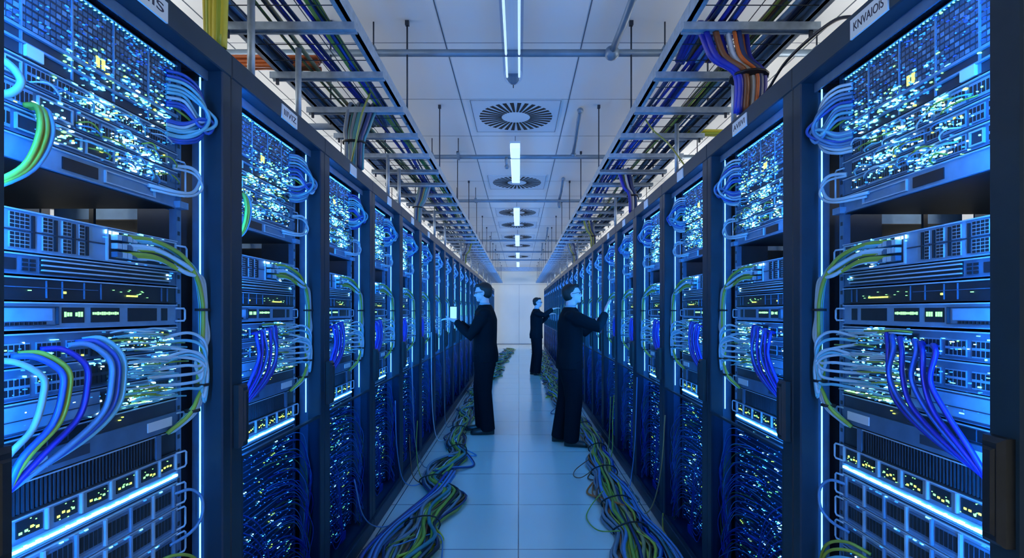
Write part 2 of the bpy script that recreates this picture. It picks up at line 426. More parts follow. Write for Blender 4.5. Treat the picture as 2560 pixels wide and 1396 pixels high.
def v_switch(k):
    z0 = 1.303-.072*k; z1 = z0+.071
    def f(r):
        c = chassis(z0, z1, 'steel2', .40)
        for u in (.16, .235, .31): cells(c, u, u+.06, z0+.01, z0+.05, 5, 2, .3, 'dark', back='steel')
        cells(c, .38, .66, z0+.008, z1-.012, 20, 2, .3, 'dark', back='inner')
        if k == 2: c.box(V0-.007, V0, .09, .40, z0+.01, z1-.008, 'steel'); c.box(V0-.009, V0, .09, .40, z0+.032, z0+.034, 'inner')
        l = MB()
        for _ in range(4): glow_cluster(l, r, r.uniform(.4, .66), r.uniform(z0+.01, z1-.01), 20, .04, .01, .7, z0, z1)
        glow_cluster(l, r, .55, (z0+z1)/2, 60, .07, .02, .5, z0, z1); glow_cluster(l, r, .22, z0+.03, 25, .08, .014, .35, z0, z1)
        if k == 2:
            for i in range(26): led(l, .40+i*.011, z0+.008+.003*r.random(), .007, .004, 'led_g' if i % 4 else 'led_w', p=.01)
        j = MB()
        for _ in range(16):
            u = r.uniform(.40, .56); z = r.uniform(z0+.008, z1-.006); L = r.uniform(.08, .16)
            j.tube(spline([(V0-.002, u, z), (V0-.02, u+L*.3, z+r.uniform(.0, .006)), (V0-.03, u+L*.7, z), (V0-.03, u+L, z-r.uniform(.0, .006))], 3), .0026, r.choice(('c_pale', 'c_cyan', 'c_pale', 'c_green')), 5)
        return [('chassis', c.mesh('chassis'), None, None), ('leds', l.mesh('leds'), 'stuff', None), ('jumper_cables', j.mesh('jumper_cables'), 'stuff', None)]
    return f
def v_label(r):
    z0, z1 = 1.065, 1.156
    c = chassis(z0, z1, 'inner', .40)
    c.box(V0-.006, V0, U0, U1, z0, z0+.05, 'steel2'); cells(c, .10, .42, z0+.056, z1-.006, 6, 1, .08, 'dark', back='steel2')
    c.box(V0-.007, V0, .27, .37, z0+.012, z0+.036, 'inner')
    p1 = MB(); p1.box(V0-.009, V0-.005, .155, .255, z0+.012, z0+.037, 'plate'); p2 = MB(); p2.box(V0-.009, V0-.005, .565, .665, z0+.014, z0+.040, 'plate')
    l = MB(); led(l, .47, z0+.07, .006, .002, 'led_y'); led(l, .48, z0+.076, .004, .002, 'led_y')
    return [('chassis', c.mesh('chassis'), None, None), ('label_plate', p1.mesh('label_plate'), None, 'pale blank label'), ('label_plate', p2.mesh('label_plate'), None, 'pale blank label'),
            ('leds', l.mesh('leds'), 'stuff', None), ('handle', handle(z0+.012, z0+.045, out=.024), None, None)]
def v_slat(r):
    z0, z1 = .992, 1.062
    c = chassis(z0, z1, 'dark', .3)
    for i in range(48): c.box(V0-.006, V0, U0+.01+i*.0105, U0+.0135+i*.0105, z0+.005, z1-.005, 'inner')
    c.box(V0-.008, V0, .60, .62, z0, z1, 'steel2')
    return [('vent_plate', c.mesh('vent_plate'), None, None)]
def v_ledserver(r):
    z0, z1 = .905, .990
    c = chassis(z0, z1, 'steel', .42)
    for i, u in enumerate((.10, .19, .28, .37, .46, .55, .62)):
        c.box(V0-.003, V0, u, u+.06, z0+.040, z1-.01, 'dark'); c.box(V0-.008, V0, u+.066, u+.07, z0+.034, z1-.004, 'bright')
    l = MB()
    for u in (.10, .19, .28, .37, .46, .55, .62):
        for i in range(4): led(l, u+.008+i*.013, z0+.050+r.uniform(-.002, .006), .007, .005, r.choice(('led_y', 'led_y', 'led_g')))
        for _ in range(5): led(l, u+r.uniform(0, .06), z0+r.uniform(.04, .075), .003, .002, 'led_g')
    b = MB()
    b.box(V0-.006, V0, U0, U1, z0+.006, z0+.030, 'steel')
    u = U0+.005
    while u < U1-.01:
        L = r.uniform(.006, .024); b.box(V0-.012, V0-.005, u, u+L, z0+.015, z0+.015+r.choice((.005, .007)), 'bar'); u += L+.003
    return [('chassis', c.mesh('chassis'), None, None), ('leds', l.mesh('leds'), 'stuff', None), ('light_bar', b.mesh('light_bar'), None, 'glowing cyan white light bar'),
            ('handle', handle(z0+.035, z1-.002, out=.034), None, None)]
def v_disk(k):
    z0 = .825-.076*k; z1 = z0+.075
    def f(r):
        c = chassis(z0, z1, 'steel', .42)
        n = 7
        for i in range(n):
            a = U0+.012+i*(U1-U0-.02)/n
            cells(c, a, a+.068, z0+.012, z1-.014, 5, 1, .25, 'dark', back='steel2')
            c.box(V0-.008, V0, a+.073, a+.079, z0+.004, z1-.006, 'bright' if i % 2 else 'steel')
        l = MB()
        for i in range(10): led(l, r.uniform(.1, .68), z1-.008, .008, .003, r.choice(('led_c', 'led_b', 'led_b')))
        return [('chassis', c.mesh('chassis'), None, None), ('leds', l.mesh('leds'), 'stuff', None), ('handle', handle(z0+.006, z1-.008, out=.03), None, None)]
    return f
def v_fibre(k, z0, z1, bright):
    def f(r):
        c = chassis(z0, z1, 'inner', .25)
        nz = int((z1-z0)/.022)
        for j in range(nz): c.box(V0-.004, V0, U0, U1, z0+(j+.5)*.022-.001, z0+(j+.5)*.022+.001, 'steel2')
        l = MB()
        for j in range(nz):
            z = z0+(j+.5)*.022
            for i in range(34):
                if r.random() < .38:
                    led(l, U0+.02+i*.0175+r.uniform(-.004, .004), z+r.uniform(-.006, .006), r.choice((.002, .003)), .002, r.choice(('led_d', 'led_b', 'led_d', 'led_b', 'led_b')))
        for _ in range(bright):
            u = r.uniform(.1, .66); z = r.uniform(z0+.01, z1-.01); m = r.choice(('led_c', 'led_w', 'led_c', 'led_y', 'led_g'))
            for q in range(r.choice((1, 1, 2, 3))): led(l, u+q*.012, z+r.uniform(-.003, .003), .0035, .003, m, p=.004)
        return [('chassis', c.mesh('chassis'), None, None), ('leds', l.mesh('leds'), 'stuff', None)]
    return f
def far_block(r):
    z0, z1 = 1.735, 2.17
    c = chassis(z0, z1, 'steel2', .14)
    for j in range(6): c.box(V0-.01, V0, U0, U1, z0+j*.07, z0+j*.07+.005, 'steel')
    cells(c, U0+.01, U1-.01, z0+.01, z1-.2, 14, 3, .3, 'dark', back='steel')
    l = MB()
    for _ in range(16): glow_cluster(l, r, r.uniform(.2, .66), z0+.01+abs(r.gauss(.1, .12)), 22, .04, .02, .7, z0, z1)
    for _ in range(160): led(l, r.uniform(U0+.01, U1-.01), r.uniform(z0, z1), .006, .004, 'led_b')
    return [('chassis', c.mesh('chassis'), None, None), ('leds', l.mesh('leds'), 'stuff', None)]
def far_switch(r):
    z0, z1 = 1.16, 1.375
    c = chassis(z0, z1, 'steel2', .3)
    cells(c, U0+.01, U1-.01, z0+.01, z1-.01, 14, 4, .3, 'dark', back='steel')
    l = MB()
    for _ in range(11): glow_cluster(l, r, r.uniform(.2, .66), r.uniform(z0+.01, z1-.01), 24, .05, .02, .7, z0, z1)
    return [('chassis', c.mesh('chassis'), None, None), ('leds', l.mesh('leds'), 'stuff', None)]
NEARU = [('network_switch', 'switch', 'perforated network switch speckled with blue lights at the top of', v_top),
         ('patch_bay', 'patch panel', 'upper patch panel with glowing ports in', v_patch(0)),
         ('patch_bay', 'patch panel', 'middle patch panel with glowing ports in', v_patch(1)),
         ('patch_bay', 'patch panel', 'lowest patch panel with glowing ports in', v_patch(2)),
         ('equipment_shelf', 'shelf', 'blue-grey steel shelf above the open gap in', v_shelf),
         ('server', 'server', 'two-row grille server with plugged green cables in', v_server),
         ('drive_unit', 'drive', 'slim drive unit with striped front in', v_drive),
         ('rack_server', 'server', 'black server with tiny green lights in', v_black),
         ('display_unit', 'display unit', 'flat unit with green digital displays in', v_display),
         ('network_switch', 'switch', 'upper glowing network switch at mid height in', v_switch(0)),
         ('network_switch', 'switch', 'middle glowing network switch at mid height in', v_switch(1)),
         ('network_switch', 'switch', 'lowest of the mid-height glowing switches, green lit edge, in', v_switch(2)),
         ('control_unit', 'control unit', 'dark unit with two pale blank labels in', v_label),
         ('blanking_plate', 'panel', 'black slatted blanking panel in', v_slat),
         ('server', 'server', 'server with yellow lights over a cyan light bar in', v_ledserver),
         ('disk_array', 'disk array', 'top disk array below the light bar in', v_disk(0)),
         ('disk_array', 'disk array', 'second disk array below the light bar in', v_disk(1)),
         ('disk_array', 'disk array', 'third disk array below the light bar in', v_disk(2)),
         ('fibre_distributor', 'panel', 'low fibre panel dotted with lights in', v_fibre(0, .40, .67, 26)),
         ('fibre_distributor', 'panel', 'bottom fibre panel dotted with lights in', v_fibre(1, .12, .395, 20))]
MIDLOW = [('fibre_distributor', 'panel', 'upper fibre panel behind the smoked glass of', v_fibre(2, .62, .90, 46)),
          ('fibre_distributor', 'panel', 'middle fibre panel behind the smoked glass of', v_fibre(3, .37, .615, 40)),
          ('fibre_distributor', 'panel', 'lowest fibre panel behind the smoked glass of', v_fibre(4, .12, .365, 30))]
FARU = [('network_switch', 'switch', 'bright network switch at the top of', far_block),
        ('server', 'server', 'grille server with green cables in', v_server),
        ('display_unit', 'display unit', 'unit with green digits in', v_display),
        ('network_switch', 'switch', 'glowing switch at mid height in', far_switch),
        ('server', 'server', 'server with a cyan light bar in', v_ledserver),
        ('fibre_distributor', 'panel', 'dotted fibre panel behind the smoked glass of', v_fibre(5, .3, .9, 70))]
def variants(lst, n, seed):
    out = []
    for i, (nm, cat, ph, f) in enumerate(lst):
        out.append((nm, cat, ph, [f(random.Random(seed+i*31+k)) for k in range(n)]))
    return out
VN = variants(NEARU, 2, 100); VM = variants(MIDLOW, 2, 300); VF = variants(FARU, 3, 500)
VSH = VN[:15]

# rack body parts
def m_frame():
    mb = MB()
    mb.bevbox(0, .06, 0, .07, 0, H, .004, 'frame'); mb.bevbox(0, .06, W-.05, W-.002, 0, H, .004, 'frame')
    mb.bevbox(-.004, .05, .0, W-.002, H-.078, H, .004, 'frame')
    mb.box(.05, DEP, 0, W-.002, H-.02, H, 'frame')
    mb.box(DEP-.05, DEP, 0, .05, 0, H, 'frame'); mb.box(DEP-.05, DEP, W-.05, W-.002, 0, H, 'frame')
    mb.box(.05, .11, W-.03, W-.01, .08, H-.1, 'steel2'); mb.box(.046, .052, .07, W-.05, H-.108, H-.076, 'steel2')
    return mb.mesh('frame')
def m_soffit():
    mb = MB(); mb.box(.05, .30, .07, W-.05, H-.078, H-.070, 'inner')
    for i in range(40):
        for j in range(9): mb.box(.06+j*.024, .072+j*.024, .085+i*.017, .095+i*.017, H-.0795, H-.077, 'dark')
    return mb.mesh('soffit_grille')
def m_side():
    mb = MB(); y0, y1 = W-.012, W-.006
    mb.box(.06, .30, y0, y1, .08, H-.03, 'inner'); mb.box(.30, .62, y0, y1, .08, 1.60, 'inner'); mb.box(.30, .62, y0, y1, 1.86, H-.03, 'inner')
    mb.box(.62, DEP-.02, y0, y1, .08, H-.03, 'inner'); mb.box(.44, .455, y0-.004, y1, 1.6, 1.86, 'dark')
    return mb.mesh('side_panel')
def m_rear():
    mb = MB(); mb.box(DEP-.01, DEP, .05, W-.05, .08, 1.62, 'dark'); mb.box(DEP-.01, DEP, .05, W-.05, 2.12, H-.02, 'dark'); return mb.mesh('rear_panel')
def m_rail():
    mb = MB(); mb.box(V0-.002, V0+.02, U1, U1+.022, .1, H-.08, 'steel2')
    z = .14
    while z < H-.12: mb.box(V0-.0035, V0, U1+.006, U1+.015, z, z+.012, 'dark'); z += .0445
    return mb.mesh('mounting_rail')
def m_plinth():
    mb = MB(); mb.bevbox(-.012, DEP, 0, W-.002, 0, .085, .004, 'frame'); return mb.mesh('plinth')
def m_strip(y, wide, z0=.15):
    mb = MB(); mb.box(.012 if wide else .066, .024 if wide else .070, y-.0015, y+.0015, .72 if wide else z0, H-.10, 'strip' if wide else 'strip_thin'); return mb.mesh('led_strip')
def m_topstrip():
    mb = MB(); mb.box(.052, .058, .10, W-.09, H-.088, H-.082, 'strip'); return mb.mesh('led_strip')
def m_door():
    mb = MB(); mb.box(.004, .009, .072, W-.052, .10, .915, 'door_glass'); return mb.mesh('glass_door')
def m_doorframe():
    mb = MB(); mb.box(.0, .014, .07, W-.05, .915, .925, 'frame'); mb.box(.0, .014, .07, W-.05, .085, .10, 'frame'); mb.box(.0, .014, .068, .074, .09, .92, 'frame'); mb.box(.0, .014, W-.054, W-.048, .09, .92, 'frame'); return mb.mesh('door_rail')
def m_handle():
    mb = MB(); mb.bevbox(-.028, .0, .012, .062, .965, 1.175, .010, 'dark'); mb.bevbox(-.034, -.02, .024, .05, .985, 1.155, .005, 'dark'); return mb.mesh('door_handle')
RM = dict(frame=m_frame(), soffit_grille=m_soffit(), side_panel=m_side(), rear_panel=m_rear(), mounting_rail=m_rail(), plinth=m_plinth(),
          strip_a=m_strip(W-.056, False), strip_d=m_strip(W-.056, False, .94), strip_fill=m_strip(.074, True), glass_door=m_door(), door_rail=m_doorframe(), door_handle=m_handle())
def m_plate(w_, h_):
    return MB().box(-.0085, -.003, -w_/2, w_/2, -h_/2, h_/2, 'plate').mesh('label_plate')
PLATES = {(-1, 0): ('VIIIS', .16, .055), (-1, 1): ('IIIVIZ', .14, .055), (1, 0): ('KNVAIOIS', .15, .055), (1, 1): ('AVIIVI', .14, .055)}
# bundles, in rack coordinates: lists of (material, control points, radius)
def jit(r, p, s): return (p[0]+r.uniform(-s, s)*.6, p[1]+r.uniform(-s, s), p[2]+r.uniform(-s, s))
def b_top(r):
    out = []
    for i in range(9):
        zt = 2.135-i*.013-r.uniform(0, .006); zb = 1.925+i*.008+r.uniform(0, .006); e = .758-.006*(i % 4)-r.uniform(0, .01); vv = .055-.008*(i % 5)
        out.append((r.choice(('c_sky', 'c_sky', 'c_blue', 'c_pale', 'c_cyan')), [(V0-.005, U1-.05, zt), (V0-.03, U1-.005, zt+.004), (vv, e-.02, zt-.02-.004*i), (vv-.01, e, (zt+zb)/2), (vv, e-.018, zb+.03), (V0-.03, U1-.01, zb), (V0-.005, U1-.05, zb-.004)], .0052))
    out.append(('c_green', [(V0-.005, U1-.02, 2.035), (V0-.03, U1+.022, 2.01), (V0-.03, U1+.018, 1.985), (V0-.005, U1-.02, 1.965)], .0035))
    return out, []
def b_loop(r):
    return [('c_pale', [(V0-.005, .57, 1.775), (V0-.035, .64, 1.772), (V0-.045, .70, 1.782), (V0-.04, .742, 1.815), (V0-.04, .748, 1.845), (V0-.03, .72, 1.864), (V0-.004, U1-.02, 1.858)], .0055),
            ('c_pale', [(V0-.005, .58, 1.765), (V0-.04, .65, 1.763), (V0-.05, .71, 1.778), (V0-.05, .746, 1.812), (V0-.03, .735, 1.85), (V0-.004, U1-.02, 1.852)], .004)], []
def b_main(r):
    out = []; cs = ['c_green', 'c_pale', 'c_green', 'c_cyan', 'c_pale', 'c_lime', 'c_cyan', 'c_green', 'c_pale']
    for i, c in enumerate(cs):
        z = 1.615-(i % 3)*.022-.004*(i//3); u = .52+.012*(i//3); o = (i-4)*.0035; q = .004*((i*5) % 4-1.5)
        out.append((c, [(V0-.01, u-.05, z), (V0-.03, u+.04, z+.001), (V0-.045+q, .66+o, z-.03), (V0-.05+q, .722+o, 1.53+q), (V0-.05+q, .745+o*.6, 1.455), (V0-.05+q, .748+o*.5, 1.40),
                        (V0-.05+q, .752+o, 1.33), (V0-.05-q, .738-o, 1.26), (V0-.05+q, .744-o, 1.21), (V0-.05, .735+o*.6, 1.155), (V0-.04+q, .70+o, 1.105), (V0-.01, .655+o, 1.06)], .0062))
    ties = [((V0-.05, .747, 1.425), .022), ((V0-.05, .742, 1.19), .022), ((V0-.042, .71, 1.115), .022)]
    return out, ties
def b_fan(r):
    out = []
    for i in range(10):
        z = 1.345-i*.017; c = ('c_pale', 'c_cyan', 'c_pale', 'c_pale')[i % 4]; e = .752-.004*(i % 3); zz = z-.05-r.uniform(.02, .09); z += r.uniform(-.012, .012); j = r.uniform(-.02, .02); e += r.uniform(-.012, .006)
        if i < 6: out.append((c, [(V0-.02, .60, z+.002), (V0-.045, .675, z+.004+j), (V0-.06, .72, z-.012+j), (V0-.065, e, z-.05+j), (V0-.06, e-.006, zz-.02), (V0-.055, .735, 1.165)], .0048))
        else: out.append((c, [(V0-.02, .55, z), (V0-.05, .66, z-.004+j*.7), (V0-.06, .72, z-.002), (V0-.06, e-.01, z+.03), (V0-.06, e, z+.075), (V0-.055, e-.01, z+.12)], .0048))
    return out, []
def b_hang(r):
    out = []
    for i, (u, c) in enumerate(((.46, 'c_deep'), (.44, 'c_blue'), (.41, 'c_deep'), (.36, 'c_blue'), (.34, 'c_deep'), (.30, 'c_deep'))):
        out.append((c, [(V0-.005, u+.02, 1.352-.004*i), (V0-.03, u+.0, 1.356-.004*i), (V0-.05, u-.035, 1.32), (V0-.055, u-.045+.02*(i % 2), 1.25), (V0-.055, u-.075, 1.18), (V0-.05, u*.62-.02, 1.11), (V0-.03, .085+.006*i, 1.045-.006*i)], .0065))
    return out, []
def b_hang_pale(r):
    out = []
    for i, (u, c) in enumerate(((.36, 'c_cyan'), (.34, 'c_blue'), (.32, 'c_sky'), (.25, 'c_deep'), (.20, 'c_green'), (.185, 'c_blue'), (.14, 'c_grey'))):
        out.append((c, [(V0-.005, u-.01, 1.352-.005*i), (V0-.03, u+.02, 1.353-.006*i), (V0-.05, u+.055, 1.31-.004*i), (V0-.055, u+.055, 1.25), (V0-.055, u+.03, 1.18), (V0-.05, u*.8, 1.12), (V0-.03, .085+.008*i, 1.06-.008*i)], .007))
    return out, []
def b_near(r):
    out = []
    for i, c in enumerate(('c_green', 'c_green', 'c_sky')):
        out.append((c, [(V0-.005, .205+i*.012, 1.855), (V0-.03, .208+i*.012, 1.85), (V0-.05, .19+i*.014, 1.79), (V0-.055, .15+i*.01, 1.71), (V0-.04, .09, 1.655-i*.004)], .0062))
    out.append(('c_grey', [(V0-.005, .08, 1.905), (V0-.04, .12, 1.91), (V0-.055, .145, 1.88), (V0-.05, .125, 1.845), (V0-.04, .08, 1.835)], .008))
    return out, []
def b_low(r):
    out = [('c_sky', [(V0-.005, .68, .868), (V0-.03, .72, .868), (V0-.045, .752, .83), (V0-.045, .75, .77), (V0-.03, .715, .735), (V0-.005, .66, .722)], .0048)]
    for i in range(7):
        z = .70-.02*i; c = ('c_green', 'c_lime', 'c_cyan', 'c_green', 'c_sky', 'c_blue', 'c_pale')[i]
        out.append((c, [(V0-.005, .56-.02*i, z), (V0-.04, .62-.015*i, z+.01), (V0-.06, .69-.006*i, z-.03), (V0-.055, .735, z-.12), (V0-.05, .742, z-.25), (V0-.05, .74, .16)], .005))
    return out, []
def b_fibres(r, n=46, rad=.0021):
    out = []
    for i in range(n):
        z = .86-.62*(i/n)+r.uniform(-.01, .01); u = r.uniform(.42, .64)-.14*(i/n); e = r.uniform(.70, .762)
        c = r.choice(('c_blue', 'c_sky', 'c_blue', 'c_deep', 'c_sky', 'c_olive'))
        out.append((c, [(V0-.004, u, z), (V0-.03, u+.05, z+.006), (V0-.045, (u+e)/2+.04, z-.03), (V0-.04-r.uniform(0, .03), e, z-.14-r.uniform(0, .06)), (V0-.04, e+r.uniform(-.01, .005), max(.2, z-.35)), (V0-.03, e-.01, .105)], rad))
    for i in range(14):
        z = .70-.035*i
        out.append(('c_blue', [(V0-.004, .10, z), (V0-.035, .18+.004*i, z-.02), (V0-.05, .30, z-.12), (V0-.045, .38+.006*i, max(.16, z-.30)), (V0-.04, .40+.006*i, .105)], rad*1.3))
    return out, []
BM = {}
def bundle_meshes(key, data, n=6, single=False, seg=6):
    if key in BM: return BM[key]
    cabs, ties = data; res = []
    if single:
        mb = MB()
        for c, pts, rad in cabs: mb.tube(spline(pts, seg), rad, c, n)
        res.append(('cables', mb.mesh('cables')))
    else:
        for c, pts, rad in cabs:
            mb = MB(); mb.tube(spline(pts, seg), rad, c, n); res.append(('cable', mb.mesh('cable')))
        for p, rr in ties:
            mb = MB(); mb.tube([(p[0], p[1]+.0, p[2]-.004), (p[0], p[1], p[2]+.004)], rr, 'rubber', 10); res.append(('cable_tie', mb.mesh('cable_tie')))
    BM[key] = res; return res
def put_bundle(loc, scale, key, data, label, single=False, group=None, n=6, name='cable_bundle', seg=6):
    ms = bundle_meshes(key, data, n, single, seg)
    if len(ms) == 1:
        o = place(ms[0][1], name, None, loc); o.scale = scale; return tag(o, label, 'cables', group)
    e = empty(name, label, 'cables', loc, scale, group)
    for nm, me in ms: place(me, nm, e)
    return e
def unit_things(lst, loc, scale, where, k, single=False):
    for i, (nm, cat, ph, vs) in enumerate(lst):
        v = vs[(k+i) % len(vs)]
        e = empty(nm, '%s %s' % (ph, where), cat, loc, scale, None)
        for pn, me, kind, lab in v:
            if single and pn in ('handle', 'sticker', 'jumper_cables'): continue
            place(me, pn, e, kind=kind, label=lab)
FARB = {}
NR = 23
for s, side, y0 in ((-1, 'left', .89), (1, 'right', .98)):
    for k in range(NR):
        yy = y0+k*W; loc = (s*FX, yy, 0); sc = (s, 1, 1)
        nth = ORD[k]
        where = 'the %s %s rack' % (nth, side)
        txt = {0: 'open fronted dark blue server rack nearest the camera in the %s row' % side}.get(k, '%s dark blue server rack from the camera in the %s row' % (nth, side))
        rk = empty('server_rack', txt, 'server rack', loc, sc, 'server racks of the %s row' % side)
        for nm in ('frame', 'side_panel', 'rear_panel', 'plinth', 'mounting_rail', 'soffit_grille'):
            if k > 10 and nm in ('soffit_grille', 'mounting_rail'): continue
            place(RM[nm], nm, rk)
        place(RM['strip_a' if k == 0 else 'strip_d'], 'led_strip', rk, label='glowing blue light strip'); place(RM['strip_fill'], 'led_strip', rk, label='glowing blue light strip')  # second strip is hidden by the near post, added to light the equipment
        place(RM['door_handle'], 'door_handle', rk, label='black door handle')
        if k > 0:
            dr = place(RM['door_rail'], 'door_frame', rk); place(RM['glass_door'], 'glass_pane', dr, label='smoked glass pane')
        if (s, k) in PLATES or 2 <= k <= 5:
            t, pw, ph = PLATES.get((s, k), (None, .11, .055))
            pl = place(m_plate(pw, ph), 'label_plate', rk, label='pale label plate')
            pl.location = (0, .42, H-.048)
            if t:
                me = text_mesh(t, ph*.62, 'ink'); L = place(me, 'lettering', pl)
                # root is mirrored for the left row: build the lettering so it reads from the aisle
                wl = max(v.co.x for v in me.vertices)-min(v.co.x for v in me.vertices)
                f = pw*.80/wl
                if s < 0: mt = Matrix(((0, 0, 1, 0), (f, 0, 0, 0), (0, 1, 0, 0), (0, 0, 0, 1)))
                else: mt = Matrix(((0, 0, -1, 0), (-f, 0, 0, 0), (0, 1, 0, 0), (0, 0, 0, 1)))
                if s < 0: mt = Matrix(((0, 0, -1, 0), (f, 0, 0, 0), (0, 1, 0, 0), (0, 0, 0, 1)))
                me.transform(mt); L.location = (-.0088, 0, 0)
        sd = 'left' if s < 0 else 'right'
        if k == 0:
            unit_things(VN, loc, sc, where, 0 if s < 0 else 1)
        elif k < 6:
            unit_things(VSH+VM, loc, sc, where, k+(s > 0))
        else:
            unit_things(VF, loc, sc, where, k+(s > 0), True)
        r = random.Random(40+k*2+(s > 0))
        if k < 6:
            vv = k % 2 if k else 0
            put_bundle(loc, sc, ('top', k % 2, s), b_top(r), 'looping pale blue cables beside the top switch of %s' % where)
            put_bundle(loc, sc, 'loop', b_loop(r), 'pair of white cables curling beside the shelf of %s' % where)
            put_bundle(loc, sc, 'main', b_main(r), 'tied green and pale cable bundle running down %s' % where)
            put_bundle(loc, sc, ('fan', 0), b_fan(r), 'pale glowing cables fanning from the mid switches of %s' % where)
            if s > 0 or k > 0: put_bundle(loc, sc, 'hang', b_hang(r), 'thick deep blue cables hanging across the switches of %s' % where)
            else: put_bundle(loc, sc, 'hangp', b_hang_pale(r), 'thick cyan and blue cables hanging across the switches of %s' % where)
            if s < 0 and k < 2: put_bundle(loc, sc, 'near', b_near(r), 'green cables dropping past the shelf of %s' % where)
            if k == 0: put_bundle(loc, sc, 'low', b_low(r), 'green and blue cables looping beside the disk arrays of %s' % where)
            else: put_bundle(loc, sc, ('fib', k % 2), b_fibres(r), 'fan of thin blue fibres behind the smoked glass of %s' % where, single=True, n=4, name='fibre_bundle')
        else:
            put_bundle(loc, sc, 'ftop', b_top(random.Random(1)), 'looping pale cables near the top of %s' % where, single=True, n=4, seg=4)
            put_bundle(loc, sc, 'fmain', (b_main(r)[0]+b_fan(random.Random(2))[0]+b_loop(r)[0], []), 'pale and green cables running down %s' % where, single=True, n=4, seg=4)
            put_bundle(loc, sc, 'ffib', b_fibres(random.Random(3), 26, .003), 'thin fibres behind the smoked glass of %s' % where, single=True, n=4, name='fibre_bundle', seg=4)

